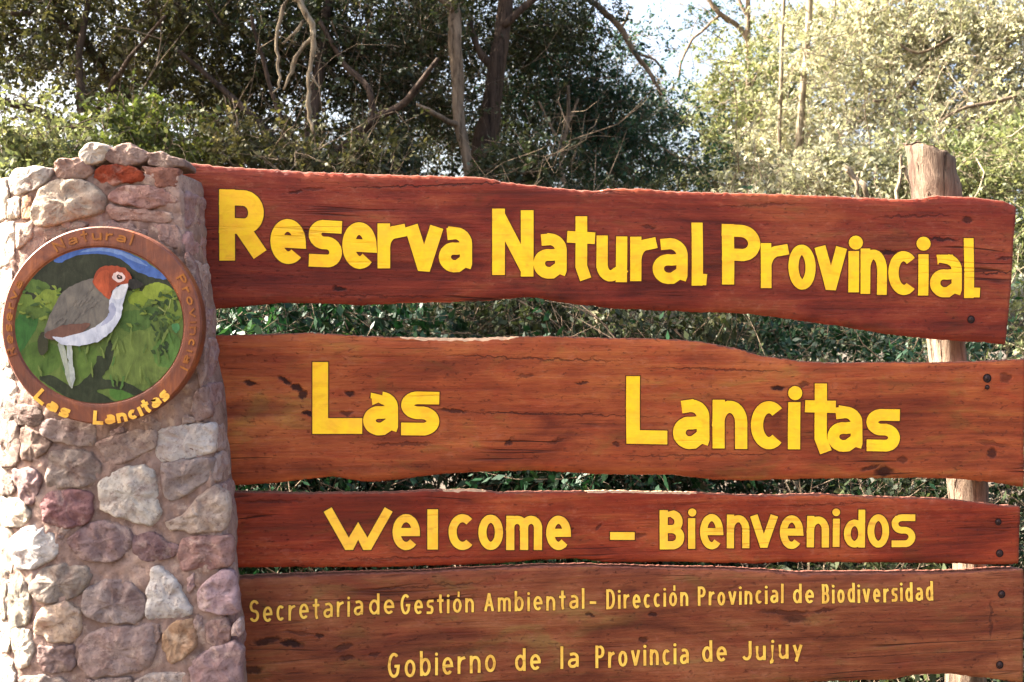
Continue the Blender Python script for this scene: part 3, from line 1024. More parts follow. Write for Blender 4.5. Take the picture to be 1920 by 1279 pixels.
def word(pi, pl, letters, dots=(), mats=(YEL, OUT), ow=2.1, label=None):
    """letters: (char, box, thickness, slope)"""
    mb = MB()

    def t3(px, py, n):
        u, z = sign_uz(px, py)
        return sign_pt(u, z, warp(pi, u, z) + n)
    for (ch, box, t, sl) in letters:
        t = t * 0.94
        st = glyph_px(ch, box, t, sl)
        # subdivide long strokes so they follow the warped plank
        st2 = []
        for pts, caps in st:
            q = [pts[0]]
            for a, b in zip(pts[:-1], pts[1:]):
                L = math.hypot(b[0] - a[0], b[1] - a[1])
                k = max(1, int(L / 14))
                for m_ in range(1, k + 1):
                    q.append((a[0] + (b[0] - a[0]) * m_ / k, a[1] + (b[1] - a[1]) * m_ / k))
            st2.append((q, caps))
        add_strokes(mb, st2, t / 2, t3, 0.0012, 0.00010, 0, 0.003)
        if ow:
            add_strokes(mb, st2, t / 2 + ow, t3, 0.0005, 0.00006, 1, 0.003)
    for (cx, cy, r) in dots:
        add_strokes(mb, disc_strokes(cx, cy, r), r / 2, t3, 0.0012, 0.0001, 0, 0.003)
        if ow:
            add_strokes(mb, disc_strokes(cx, cy, r + ow), (r + ow) / 2, t3, 0.0005, 0.0001, 1, 0.003)
    o = mb.build('lettering', list(mats), pl, smooth=False)
    if label:
        o['label'] = label
    return o


s1 = 0.055
word(0, p1, [('R', (411, 502, 357, 490), 31, s1), ('e', (507, 573, 411, 495), 25, s1), ('s', (579, 641, 413, 501), 25, s1), ('e', (642, 706, 417, 504), 25, s1), ('r', (708, 761, 420, 504), 25, s1), ('v', (762, 828, 424, 510), 27, s1), ('a', (823, 885, 426, 512), 24, s1)], label='yellow word Reserva')
word(0, p1, [('N', (923, 1000, 393, 517), 25, s1), ('a', (1000, 1062, 438, 524), 23, s1), ('t', (1063, 1115, 406, 524), 23, s1), ('u', (1118, 1175, 443, 528), 22, s1), ('r', (1181, 1230, 445, 528), 22, s1), ('a', (1223, 1288, 447, 534), 22, s1), ('lt', (1296, 1321, 418, 536), 22, s1)], label='yellow word Natural')
word(0, p1, [('P', (1353, 1425, 422, 535), 24, s1), ('r', (1426, 1478, 457, 541), 21, s1), ('o', (1478, 1529, 459, 543), 20, s1), ('v', (1530, 1586, 463, 545), 22, s1), ('i', (1590, 1612, 471, 548), 21, s1), ('n', (1614, 1663, 467, 552), 19, s1), ('c', (1666, 1720, 471, 553), 20, s1), ('i', (1720, 1743, 477, 554), 20, s1), ('a', (1744, 1803, 476, 559), 20, s1), ('lt', (1808, 1834, 447, 559), 19, s1)],
     dots=[(1605, 455, 13), (1732, 457, 13)], label='yellow word Provincial')
s2 = 0.02
word(1, p2, [('L', (586, 679, 679, 813), 31, 0.0), ('a', (681, 746, 734, 817), 25, s2), ('s', (752, 823, 734, 816), 25, s2)], label='yellow word Las')
word(1, p2, [('L', (1173, 1250, 706, 832), 27, s2), ('a', (1261, 1329, 749, 843), 25, s2), ('n', (1335, 1400, 750, 841), 24, s2), ('c', (1407, 1470, 752, 842), 24, s2), ('i', (1475, 1500, 754, 842), 24, s2), ('t', (1508, 1565, 719, 848), 24, s2), ('a', (1550, 1615, 762, 848), 23, s2), ('s', (1623, 1685, 767, 846), 23, s2)],
     dots=[(1489, 737, 13)], label='yellow word Lancitas')
M3 = (YEL3, OUT)
word(2, p3, [('W', (610, 733, 954, 1031), 18, 0), ('e', (736, 787, 964, 1031), 16, 0), ('l', (800, 822, 955, 1030), 21, 0), ('c', (841, 890, 964, 1031), 16, 0), ('o', (897, 943, 965, 1031), 16, 0), ('m', (949, 1016, 967, 1031), 16, 0), ('e', (1024, 1070, 967, 1031), 16, 0)], mats=M3, label='yellow word Welcome')
word(2, p3, [('-', (1144, 1190, 997, 1013), 15, 0)], mats=M3, label='yellow dash')
word(2, p3, [('B', (1237, 1283, 957, 1030), 16, 0), ('i', (1290, 1304, 972, 1029), 14, 0), ('e', (1313, 1356, 964, 1030), 14, 0), ('n', (1363, 1405, 965, 1028), 14, 0), ('v', (1408, 1456, 966, 1028), 15, 0), ('e', (1462, 1505, 966, 1029), 14, 0), ('n', (1512, 1553, 967, 1026), 14, 0), ('i', (1560, 1573, 972, 1025), 13, 0), ('d', (1581, 1620, 955, 1026), 13, 0), ('o', (1625, 1665, 964, 1026), 13, 0), ('s', (1670, 1714, 964, 1025), 13, 0)],
     dots=[(1298, 961, 7.5), (1566, 960, 7)], mats=M3, label='yellow word Bienvenidos')


def auto_word(txt, x0, x1, base_l, base_r, cap, t, label, xh=None, gap=.42, plank_=p4, pi=3):
    xh = xh or cap * XH
    plain = txt.replace('ó', 'o')
    tot = sum(ADV.get(c, 1.0) for c in plain) + gap * (len(plain) - 1)
    k = (x1 - x0) / tot
    x = x0
    L, dots, extra = [], [], []
    sl = (base_r - base_l) / (x1 - x0)
    for ch, p in zip(txt, plain):
        w = ADV.get(p, 1.0) * k
        b = base_l + sl * (x + w / 2 - x0) + R.uniform(-.8, .8)
        top = b - (cap * (.92 if p in 't' else 1.0) if p in ASC else xh)
        if p in 'yj':
            top = b - xh
        ww = max(w, t)
        L.append((p, (x + w / 2 - ww / 2, x + w / 2 + ww / 2, top, b), t, sl))
        if p in 'ij':
            dots.append((x + w / 2 + (0.0 if p == 'i' else .06 * k), b - xh - 6.5, t * .52))
        if ch == 'ó':
            L.append(('l', (x + w / 2 - t / 2 + 2, x + w / 2 + t / 2 + 3, b - xh - 13, b - xh - 3), t * .8, sl))
        x += w + gap * k
    return word(pi, plank_, L, dots, (YEL2, OUT), 1.0, label)


T4 = 5.0
auto_word('Secretaria', 469, 681, 1165, 1153, 41, T4, 'small yellow word Secretaria')
auto_word('de', 692, 739, 1152, 1150, 39, T4, 'small yellow word de after Secretaria')
auto_word('Gestión', 751, 888, 1151, 1147, 38, T4, 'small yellow word Gestión')
auto_word('Ambiental', 907, 1094, 1147, 1140, 38, T4, 'small yellow word Ambiental')
word(3, p4, [('-', (1104, 1116, 1125, 1131), 5, 0)], mats=(YEL2, OUT), ow=.6, label='small yellow dash')
auto_word('Dirección', 1135, 1288, 1141, 1134, 37, T4, 'small yellow word Dirección')
auto_word('Provincial', 1306, 1465, 1134, 1129, 36, T4, 'small yellow word Provincial')
auto_word('de', 1483, 1522, 1130, 1128, 36, T4, 'small yellow word de before Biodiversidad')
auto_word('Biodiversidad', 1537, 1746, 1129, 1125, 36, T4, 'small yellow word Biodiversidad')
T5 = 5.6
auto_word('Gobierno', 727, 929, 1270, 1258, 46, T5, 'small yellow word Gobierno')
auto_word('de', 965, 1013, 1257, 1255, 42, T5, 'small yellow word de after Gobierno')
auto_word('la', 1050, 1084, 1253, 1251, 42, T5, 'small yellow word la')
auto_word('Provincia', 1115, 1289, 1251, 1242, 42, T5, 'small yellow word Provincia')
auto_word('de', 1314, 1360, 1240, 1238, 40, T5, 'small yellow word de before Jujuy')
auto_word('Jujuy', 1388, 1502, 1237, 1231, 38, T5, 'small yellow word Jujuy')

# bolts
for (pi, pl, px, py, r) in [(0, p1, 1822, 599, 8), (1, p2, 1847, 709, 9), (1, p2, 1847, 726, 5), (2, p3, 1870, 978, 7), (2, p3, 1873, 1037, 8), (3, p4, 1875, 1113, 8), (3, p4, 1871, 1245, 8)]:
    u0, z0 = sign_uz(px, py)
    n0 = warp(pi, u0, z0)
    rr = r * 0.00122
    mb = MB()
    ringv = []
    prof = [(1.0, 0.0012, 1), (0.8, 0.0005, 1), (0.56, 0.0008, 0), (0.5, 0.003, 0), (0.3, 0.0042, 0)]
    N = 12
    vs, fs = [], []
    for (s, h, _) in prof:
        for k in range(N):
            a = 2 * math.pi * k / N
            vs.append(sign_pt(u0 + rr * s * math.cos(a), z0 + rr * s * math.sin(a), n0 + h))
    for q in range(len(prof) - 1):
        f1 = [(q * N + k, q * N + (k + 1) % N, (q + 1) * N + (k + 1) % N, (q + 1) * N + k) for k in range(N)]
        for f in f1:
            mb.f.append(f)
            mb.m.append(1 if q < 1 else 0)
    mb.v = [tuple(v) for v in vs]
    mb.f.append(tuple((len(prof) - 1) * N + k for k in range(N)))
    mb.m.append(0)
    mb.build('bolt', [BOLT, HOLE], pl)

# the log post behind the planks
pp = [(1738, 240, 40), (1740, 262, 41), (1743, 285, 42), (1749, 325, 43), (1757, 372, 43), (1766, 500, 38), (1775, 655, 33), (1796, 800, 35), (1814, 915, 36), (1818, 1065, 29), (1810, 1270, 36), (1806, 1700, 46), (1806, 1830, 52)]
pq = catmull([(a, b, c) for a, b, c in pp], 4, closed=False)
YP = 2.76
pts = [W(p[0], p[1], YP) for p in pq]
rad = [p[2] / F * YP for p in pq]
pv, pf = tube(pts, rad, 24, 0.10, 3.0)
# slanting cut at the head: left side stands higher
pv2 = []
for v in pv:
    v = Vector(v)
    cut = W(1697, 268, YP).z - (v.x - W(1697, 268, YP).x) * 0.36 + 0.010 * noise.noise(Vector((v.x * 60, v.y * 60, 1)))
    v.z = min(v.z, cut)
    pv2.append(v)
obj('post', pv2, pf, POSTM, sign)['label'] = 'pale barkless log post behind the planks'

# ------------------------------------------------------------------ round plaque on the pillar
PLY = 2.185


def pq3(px, py, n=0.0):
    return Vector(((px - 960) / F * PLY, PLY - n, CAM_Z + (639.5 - py) / F * PLY))


pc = pq3(190, 800)
plaque = empty('round_plaque', (pc.x, PLY + 0.02, pc.z), 'round wooden plaque with a painted red-headed bird hung on the stone pillar', 'plaque')

m, nt, bs = new_mat('plaque_wood')
B = NB(nt)
co = B.coord()
n1 = B.noise(B.mapping(co, (6, 6, 6)), 1.0, 5, 0.65, 1.0)
n2 = B.noise(B.mapping(co, (90, 30, 12)), 1.0, 5, 0.65)
c = B.ramp(B.math('ADD', B.math('MULTIPLY', n1, .7), B.math('MULTIPLY', n2, .3)), [(.32, lin(64, 30, 18)), (.5, lin(106, 52, 27)), (.68, lin(154, 84, 36))])
B.link(c, bs.inputs['Base Color'])
bs.inputs['Roughness'].default_value = .55
B.bump(n2, .4, .003, bs)
PLW = m
NS = 96
prof = [(1.0, -0.034), (1.0, -0.004), (0.985, 0.0), (0.90, 0.0005), (0.875, 0.0), (0.86, -0.003), (0.5, -0.0035)]
vs, fs = [], []
for (s, h) in prof:
    for k in range(NS):
        a = 2 * math.pi * k / NS
        wobr = 1 + 0.008 * noise.noise(Vector((math.cos(a) * 2, math.sin(a) * 2, 5)))
        if s >= 0.86 and s < 0.95:
            rx, ry, cx_, cy_ = 161 * s / .87, 149 * s / .87, 185, 610
        elif s <= 0.86:
            rx, ry, cx_, cy_ = 161 * s / .87, 149 * s / .87, 185, 610
        else:
            rx, ry, cx_, cy_ = 188 * s * wobr, 186 * s * wobr, 190, 610
        vs.append(pq3(cx_ + rx * math.cos(a), cy_ - ry * math.sin(a), h))
for q in range(len(prof) - 1):
    for k in range(NS):
        fs.append((q * NS + k, q * NS + (k + 1) % NS, (q + 1) * NS + (k + 1) % NS, (q + 1) * NS + k))
fs.append(tuple((len(prof) - 1) * NS + k for k in range(NS)))
fs.append(tuple(range(NS - 1, -1, -1)))
obj('wooden_disc', vs, fs, PLW, plaque, smooth=False)


def z2(p):
    return [(x / 3.367, 420 + y / 3.367) for x, y in p]


def ell(cx, cy, rx, ry, rot=0, n=14, jit=0.0):
    o = []
    for k in range(n):
        a = 2 * math.pi * k / n
        q = 1 + R.uniform(-jit, jit)
        x, y = rx * q * math.cos(a), ry * q * math.sin(a)
        c_, s_ = math.cos(math.radians(rot)), math.sin(math.radians(rot))
        o.append((cx + x * c_ - y * s_, cy + x * s_ + y * c_))
    return o


PM = {}


def pm(col, var=.28):
    if col in PM:
        return PM[col]
    mt, nt_, b_ = new_mat('plaque_paint')
    B_ = NB(nt_)
    c0 = B_.coord()
    base = lin(*col, 0.70)
    sw = B_.noise(B_.mapping(c0, (60, 60, 18), rot=(0, .9, 0)), 1.0, 5, .65, 1.2)
    bl_ = B_.noise(c0, 24, 4, .6, 1.0)
    grit = B_.noise(c0, 260, 4, .7)
    dk = tuple(x * .66 for x in base[:3]) + (1,)
    lt = (min(1, base[0] * 1.38 + .008), min(1, base[1] * 1.34 + .008), min(1, base[2] * 1.25 + .006), 1)
    cc_ = B_.ramp(B_.math('ADD', B_.math('MULTIPLY', sw, .5), B_.math('MULTIPLY', bl_, .5)), [(.36, dk), (.5, base), (.66, lt)])
    cc_ = B_.mix(B_.math('MULTIPLY', B_.rng(grit, .58, .72), .35), cc_, lin(120, 104, 84, .5))
    B_.link(cc_, b_.inputs['Base Color'])
    b_.inputs['Roughness'].default_value = .65
    b_.inputs['Specular IOR Level'].default_value = .2
    B_.bump(B_.math('ADD', sw, B_.math('MULTIPLY', grit, .4)), .35, .0015, b_)
    PM[col] = mt
    return mt


class Layers:
    def __init__(self, n0):
        self.n = n0
        self.v, self.f, self.m, self.mats = [], [], [], []

    def poly(self, pts, col, smooth=True, px=False):
        P = pts if px else z2(pts)
        if smooth:
            P = catmull(P, 5)
            P = [(p[0] + 2.2 * noise.noise(Vector((p[0] * .16, p[1] * .16, len(self.f)))), p[1] + 2.2 * noise.noise(Vector((p[0] * .16, p[1] * .16, len(self.f) + 50)))) for p in P]
        # keep inside the painted field
        Q = []
        for p in P:
            dx, dy = (p[0] - 185) / 158.0, (p[1] - 610) / 146.0
            r_ = math.hypot(dx, dy)
            if r_ > 1:
                dx, dy = dx / r_, dy / r_
            Q.append((185 + dx * 158, 610 + dy * 146))
        self.n += 0.00003
        o = len(self.v)
        self.v += [tuple(pq3(x, y, self.n)) for x, y in Q]
        self.f.append(tuple(range(o + len(Q) - 1, o - 1, -1)))
        mt = pm(col)
        if mt not in self.mats:
            self.mats.append(mt)
        self.m.append(self.mats.index(mt))

    def build(self, name):
        return obj(name, self.v, self.f, self.mats, plaque, self.m, smooth=False)


sc = Layers(-0.0026)
sc.poly([(185 + 158 * math.cos(a), 610 + 146 * math.sin(a)) for a in np.linspace(0, 2 * math.pi, 73)[:-1]], (96, 116, 54), False, True)
sc.poly([(120, 470), (150, 350), (260, 240), (420, 165), (600, 135), (760, 160), (900, 230), (1060, 340), (1120, 400), (1000, 430), (900, 445), (800, 420), (640, 450), (400, 450), (280, 470)], (52, 56, 40))
sc.poly([(340, 222), (450, 172), (600, 143), (720, 152), (850, 200), (960, 265), (1050, 345), (960, 338), (850, 292), (760, 222), (640, 188), (480, 200), (375, 245)], (78, 108, 172))
sc.poly([(500, 176), (600, 152), (720, 160), (840, 206), (930, 266), (840, 232), (740, 190), (620, 170)], (122, 148, 196))
for (a, b, rx, ry, col) in [(150, 660, 70, 150, (62, 112, 50)), (260, 850, 130, 110, (84, 112, 46)), (230, 395, 85, 48, (84, 108, 48)), (300, 480, 95, 62, (124, 142, 56)), (150, 500, 62, 66, (104, 126, 52)), (230, 550, 80, 50, (86, 108, 46)),
                            (870, 470, 62, 52, (126, 144, 48)), (1000, 432, 92, 60, (136, 152, 56)), (850, 610, 100, 72, (78, 106, 48)), (1090, 540, 60, 90, (112, 132, 54)), (940, 560, 60, 40, (70, 96, 44)),
                            (900, 840, 220, 170, (104, 122, 58)), (560, 880, 80, 100, (92, 118, 50)), (1060, 800, 90, 110, (88, 122, 56)), (800, 1080, 110, 50, (76, 116, 46)), (1110, 655, 26, 34, (82, 140, 84))]:
    sc.poly(ell(a, b, rx, ry, R.uniform(-20, 20), 12, .12), col)
sc.poly([(690, 735), (715, 800), (690, 900), (640, 975), (720, 985), (800, 1005), (905, 1060), (860, 1085), (740, 1045), (610, 1050), (680, 1095), (720, 1140), (560, 1130), (440, 1105), (300, 1015), (240, 970), (330, 955), (450, 1025), (550, 965), (600, 880), (610, 835), (655, 825), (670, 780)], (48, 56, 36))
for k in range(34):
    t = R.random()
    x = 1040 - 40 * t + R.uniform(-85, 85) * (1 - .55 * t)
    y = 450 + 390 * t + R.uniform(-25, 25)
    sc.poly(ell(x, y, R.uniform(16, 30), R.uniform(8, 13), R.uniform(20, 150), 8), R.choice([(58, 78, 40), (70, 92, 44), (48, 66, 36)]))
for (a, b) in [((1000, 520), (1040, 560)), ((1060, 520), (1030, 580)), ((1080, 470), (1060, 540))]:
    sc.poly([(a[0], a[1]), (b[0] + 8, b[1] - 6), (b[0], b[1]), (a[0] - 6, a[1] + 6)], (150, 160, 92), False)
for k in range(46):
    side = R.random() < .5
    x, y = (R.uniform(110, 380), R.uniform(370, 600)) if side else (R.uniform(790, 1120), R.uniform(400, 640))
    sc.poly(ell(x, y, R.uniform(14, 30), R.uniform(5, 10), R.uniform(-60, 60), 8, .15), R.choice([(140, 156, 66), (104, 128, 54), (72, 98, 44), (60, 84, 42), (122, 138, 58)]))
for k in range(34):
    x, y = R.uniform(200, 1080), R.uniform(680, 1000)
    sc.poly(ell(x, y, R.uniform(24, 60), R.uniform(4, 9), R.uniform(60, 115), 8, .15), R.choice([(86, 108, 50), (112, 130, 64), (78, 112, 52)]))
sc.build('painted_landscape')
bd = Layers(sc.n + 0.0003)
bd.poly([(280, 680), (305, 735), (302, 800), (262, 830), (238, 770), (252, 700)], (62, 62, 42))
bd.poly([(368, 760), (400, 758), (440, 900), (462, 1020), (448, 1030), (424, 985), (398, 870)], (158, 164, 150))
bd.poly([(425, 760), (455, 765), (462, 880), (474, 960), (460, 1025), (446, 960), (432, 860)], (176, 182, 176))
bd.poly([(600, 345), (500, 370), (400, 430), (330, 550), (285, 670), (290, 720), (360, 732), (500, 700), (630, 650), (710, 560), (720, 470), (670, 430), (620, 380)], (112, 106, 98))
for k in range(40):
    t_, q_ = R.random(), R.random()
    x, y = 600 - 270 * t_ + 90 * (q_ - .3), 420 + 240 * t_ + 90 * (q_ - .5)
    bd.poly(ell(x, y, R.uniform(18, 34), R.uniform(4, 7), R.uniform(115, 145), 8, .1), R.choice([(106, 100, 93), (118, 111, 103), (108, 101, 94)]))
bd.poly([(290, 690), (400, 640), (500, 630), (575, 630), (500, 695), (370, 728), (300, 722)], (112, 78, 66))
bd.poly([(820, 372), (775, 378), (715, 425), (692, 500), (700, 560), (620, 640), (520, 685), (400, 715), (335, 712), (390, 757), (500, 768), (620, 742), (705, 680), (765, 590), (782, 490)], (196, 200, 212))
bd.poly([(690, 520), (720, 500), (735, 560), (690, 620), (640, 640), (690, 570)], (160, 164, 186))
bd.poly([(812, 372), (780, 380), (725, 420), (712, 470), (770, 470), (800, 430)], (226, 226, 228))
bd.poly([(590, 360), (620, 290), (690, 262), (780, 275), (828, 322), (822, 372), (760, 385), (715, 420), (695, 472), (655, 450), (610, 400)], (164, 74, 46))
bd.poly([(600, 360), (640, 300), (690, 300), (690, 400), (680, 455), (650, 440), (615, 400)], (184, 86, 52))
bd.poly([(818, 352), (860, 350), (912, 385), (850, 412), (812, 392)], (46, 44, 40))
bd.poly(ell(752, 335, 42, 30, 10), (238, 208, 198))
bd.poly(ell(757, 335, 17, 15, 0), (48, 36, 34))
bd.poly(ell(757, 334, 7, 6, 0, 8), (196, 160, 150))
bd.build('painted_bird')


def ring_word(txt, a0, a1, rad_out, rad_in, mats, outward_base, t, name_label):
    """letters set round the rim; angles in degrees, reading from a0 to a1"""
    mb = MB()
    tot = sum(ADV.get(c, 1.0) for c in txt) + .35 * (len(txt) - 1)
    pos = 0
    for ch in txt:
        w = ADV.get(ch, 1.0)
        for (st, caps) in glyph_px(ch, (0, 100 * max(w, .3), 0 if ch in ASC else 30, 100), 24, 0):
            pts = []
            for (gx_, gy_) in st:
                u = (pos + gx_ / 100.0) / tot
                v = 1 - gy_ / 100.0
                a = math.radians(a0 + (a1 - a0) * u)
                rr = (rad_out + (rad_in - rad_out) * v) if outward_base else (rad_in + (rad_out - rad_in) * v)
                pts.append((190 + rr * math.cos(a), 611 - rr * .99 * math.sin(a)))
            add_strokes(mb, [(pts, caps)], t / 2, lambda x, y, n: pq3(x, y, n), 0.0016 + .0001 * R.random(), 0.0001, 0, 0.0025)
        pos += w + .35
    o = mb.build('lettering', list(mats), plaque, smooth=False)
    o['label'] = name_label


RY = paint_mat('rim_yellow', lin(236, 186, 74), lin(214, 154, 56), 3.3, .3)
RO = paint_mat('rim_ochre', lin(158, 98, 36), lin(120, 66, 28), 6.3, .8)
ring_word('Las', 227, 250, 187, 162, [RY], True, 6.4, 'yellow word Las on the lower rim')
ring_word('Lancitas', 265.5, 314, 187, 161, [RY], True, 6.4, 'yellow word Lancitas on the lower rim')
ring_word('Reserva', 199, 150, 184, 166, [RO], False, 3.2, 'faded ochre word Reserva on the left rim')
ring_word('Natural', 121, 70, 184, 161, [RO], False, 3.4, 'faded ochre word Natural on the upper rim')
ring_word('Provincial', 33, -28, 184, 166, [RO], False, 3.2, 'faded ochre word Provincial on the right rim')

# ------------------------------------------------------------------ trees and shrubs
LV_DARK = leaf_mat('dark_leaves', [(0, lin(22, 30, 18)), (.45, lin(42, 52, 30)), (.8, lin(72, 78, 46)), (1, lin(128, 120, 82))], .35)
LV_BROWN = leaf_mat('brownish_leaves', [(0, lin(34, 37, 22)), (.4, lin(62, 64, 36)), (.75, lin(110, 104, 62)), (1, lin(166, 152, 110))], .4)
LV_BLUE = leaf_mat('deep_green_leaves', [(0, lin(16, 36, 28)), (.5, lin(32, 60, 44)), (.85, lin(58, 86, 60)), (1, lin(104, 122, 86))], .35)
LV_PALE = leaf_mat('dry_olive_leaves', [(0, lin(72, 74, 57)), (.4, lin(132, 132, 106)), (.75, lin(194, 188, 162)), (1, lin(236, 230, 208))], .5)
LV_GREEN = leaf_mat('fresh_green_leaves', [(0, lin(54, 66, 30)), (.5, lin(88, 98, 46)), (.85, lin(130, 130, 66)), (1, lin(170, 160, 96))], .45)
LV_SAGE = leaf_mat('sage_leaves', [(0, lin(62, 72, 44)), (.45, lin(100, 106, 68)), (.8, lin(142, 142, 100)), (1, lin(186, 180, 138))], .45)
LV_FERN = leaf_mat('glossy_undergrowth', [(0, lin(12, 34, 18)), (.6, lin(22, 54, 28)), (1, lin(54, 84, 42))], .25, .35)


def leaves(blobs, seed, size=0.034, sig=0.10, per=30, droop=0.2, dens=0.80):
    """blobs: (centre, radii, count). Leaf-sized faces set along thin twigs gathered in clumps.
    Returns leaf verts, quads, tints and the twig verts, quads"""
    rg = np.random.default_rng(seed)
    Vs, Ts, Tv = [], [], []
    for (c, r, n) in blobs:
        n = int(n * dens)
        c = np.array(c)
        r = np.array(r)
        S = max(6, n // per)                 # twigs
        K = max(3, S // 7)                   # clumps of twigs
        d = rg.normal(size=(K, 3))
        d /= np.linalg.norm(d, axis=1, keepdims=True)
        cc = c + d * (rg.random((K, 1)) ** 0.45) * r
        ct = rg.random(K)
        kd = rg.normal(size=(K, 3)) + np.array([0, 0, .1])
        ki = rg.integers(0, K, S)
        base = cc[ki] + rg.normal(size=(S, 3)) * sig * np.array([1.2, 1.2, .8])
        sd = kd[ki] * .6 + rg.normal(size=(S, 3)) + np.array([0, 0, -droop])
        sd /= np.linalg.norm(sd, axis=1, keepdims=True)
        bend = rg.normal(size=(S, 3)) * .35
        SL = sig * rg.uniform(1.4, 4.2, S)
        idx = rg.integers(0, S, n)
        t = rg.random(n)
        p = base[idx] + sd[idx] * (t * SL[idx])[:, None] + bend[idx] * (t * t * SL[idx])[:, None] + rg.normal(size=(n, 3)) * size * .42
        a = sd[idx] * .7 + rg.normal(size=(n, 3)) * .75 + np.array([0, 0, -droop])
        a /= np.linalg.norm(a, axis=1, keepdims=True)
        w = np.cross(a, rg.normal(size=(n, 3)))
        w /= np.linalg.norm(w, axis=1, keepdims=True)
        L = size * rg.uniform(.45, 1.45, n)[:, None]
        wd = L * rg.uniform(.16, .32, n)[:, None]
        q = np.stack([p, p + a * L * .45 + w * wd, p + a * L, p + a * L * .45 - w * wd], 1)
        Vs.append(q.reshape(-1, 3))
        st = rg.random(S)
        tt = np.clip(ct[ki[idx]] * .4 + st[idx] * .3 + rg.random(n) * .3, 0, 1) ** 1.2
        Ts.append(np.repeat(tt, 4))
        # the twig itself: a thin three-sided rod with one bend
        m1 = base + sd * (SL * .5)[:, None] + bend * (SL * .25)[:, None]
        m2 = base + sd * SL[:, None] + bend * SL[:, None]
        n1 = np.cross(sd, rg.normal(size=(S, 3)))
        n1 /= np.linalg.norm(n1, axis=1, keepdims=True)
        n2 = np.cross(sd, n1)
        rad = rg.uniform(.0011, .0026, S)[:, None]
        rings = []
        for (pt, k) in ((base - sd * .06, 1.0), (m1, .7), (m2, .3)):
            rings.append(np.stack([pt + (n1 * math.cos(b) + n2 * math.sin(b)) * rad * k for b in (0, 2.094, 4.189)], 1))
        Tv.append(np.stack(rings, 1).reshape(-1, 3))
    V = np.concatenate(Vs)
    T = np.concatenate(Ts)
    V[:, 2] = np.maximum(V[:, 2], -0.02)
    Fq = np.arange(len(V)).reshape(-1, 4)
    TV = np.concatenate(Tv)
    TV[:, 2] = np.maximum(TV[:, 2], -0.02)
    S = len(TV) // 9
    pat = np.array([[r * 3 + k, r * 3 + (k + 1) % 3, r * 3 + 3 + (k + 1) % 3, r * 3 + 3 + k] for r in range(2) for k in range(3)])
    TF = (np.arange(S)[:, None, None] * 9 + pat[None]).reshape(-1, 4)
    return V, Fq, T, TV, TF


def twigs(mb, blobs, n, seed, r0=0.0028, mi=0, lmin=.2, lmax=.8, up=.4):
    rr = random.Random(seed)
    for (c, r, _) in blobs:
        for _k in range(n):
            p = Vector((c[0] + rr.gauss(0, .5) * r[0], c[1] + rr.gauss(0, .5) * r[1], c[2] + rr.gauss(0, .5) * r[2]))
            d = Vector((rr.gauss(0, 1), rr.gauss(0, .6), rr.gauss(0, 1) + up)).normalized()
            L = rr.uniform(lmin, lmax)
            m_ = 6
            pts, rad_ = [p.copy()], [r0 * rr.uniform(.7, 1.6)]
            rb = rad_[0]
            for k in range(m_):
                d = (d + Vector((rr.gauss(0, .34), rr.gauss(0, .3), rr.gauss(0, .34)))).normalized()
                p = p + d * L / m_
                pts.append(p.copy())
                rad_.append(rb * (1 - .8 * (k + 1) / m_))
                if rr.random() < .5:
                    d2 = (d + Vector((rr.gauss(0, .8), rr.gauss(0, .5), rr.gauss(0, .8)))).normalized()
                    e = [p.copy(), p + d2 * L * .18, p + d2 * L * .34 + Vector((0, 0, rr.gauss(0, .05)))]
                    v, f = tube(e, [rb * .6, rb * .45, rb * .2], 4, cap=False)
                    mb.add(v, f, mi)
            v, f = tube(pts, rad_, 5, cap=False)
            mb.add(v, f, mi)


def limb(path, y0=None, sides=9, wob=.25, seed=0, sub=4):
    """path: (px, py, radius_px, depth)"""
    q = catmull(path, sub, closed=False)
    pts = [W(a[0], a[1], a[3]) for a in q]
    # small natural kinks
    for i, p in enumerate(pts):
        p.x += .010 * noise.noise(Vector((i * .7, seed, 0)))
        p.y += .02 * noise.noise(Vector((i * .5, seed, 4)))
    return tube(pts, [max(.0012, a[2] / F * a[3]) for a in q], sides, wob, seed)


def gpy(y):
    return 639.5 + CAM_Z / y * F


def tree(name, label, cat, x, y, trunk, limbs, blobs, leafm, bark, seed, group, size=.034, sig=.1, ntw=10, twm=None, droop=.2, per=30, dens=.8):
    t = empty(name, (x, y, 0), label, cat, group)
    if trunk:
        mb = MB()
        for k, p in enumerate(trunk):
            v, f = limb(p, seed=seed + k)
            mb.add(v, f)
        mb.build('trunk', bark, t)
    for k, p in enumerate(limbs):
        v, f = limb(p, seed=seed + 20 + k, sides=7)
        obj('branch', v, f, bark, t)
    if blobs:
        V, Fq, T, TV, TF = leaves(blobs, seed, size, sig, per, droop, dens)
        mi = np.concatenate([np.zeros(len(Fq), dtype=np.int32), np.ones(len(TF), dtype=np.int32)])
        Fq = np.concatenate([Fq, TF + len(V)])
        V = np.concatenate([V, TV])
        T = np.concatenate([T, np.zeros(len(TV))])
        if ntw:
            mb = MB()
            twigs(mb, blobs, ntw, seed + 5)
            tf = np.array(mb.f) + len(V)
            V = np.concatenate([V, np.array(mb.v)])
            Fq = np.concatenate([Fq, tf])
            T = np.concatenate([T, np.zeros(len(mb.v))])
            mi = np.concatenate([mi, np.ones(len(tf), dtype=np.int32)])
        obj('crown', V, Fq, [leafm, twm or BARK_G], t, mat_idx=mi, smooth=False, attr=T)
    return t


def bl(px, py, y, rx, ry, rz, n):
    return (tuple(W(px, py, y)), (rx, ry, rz), n)


GT = 'trees and shrubs of the forest behind the sign'

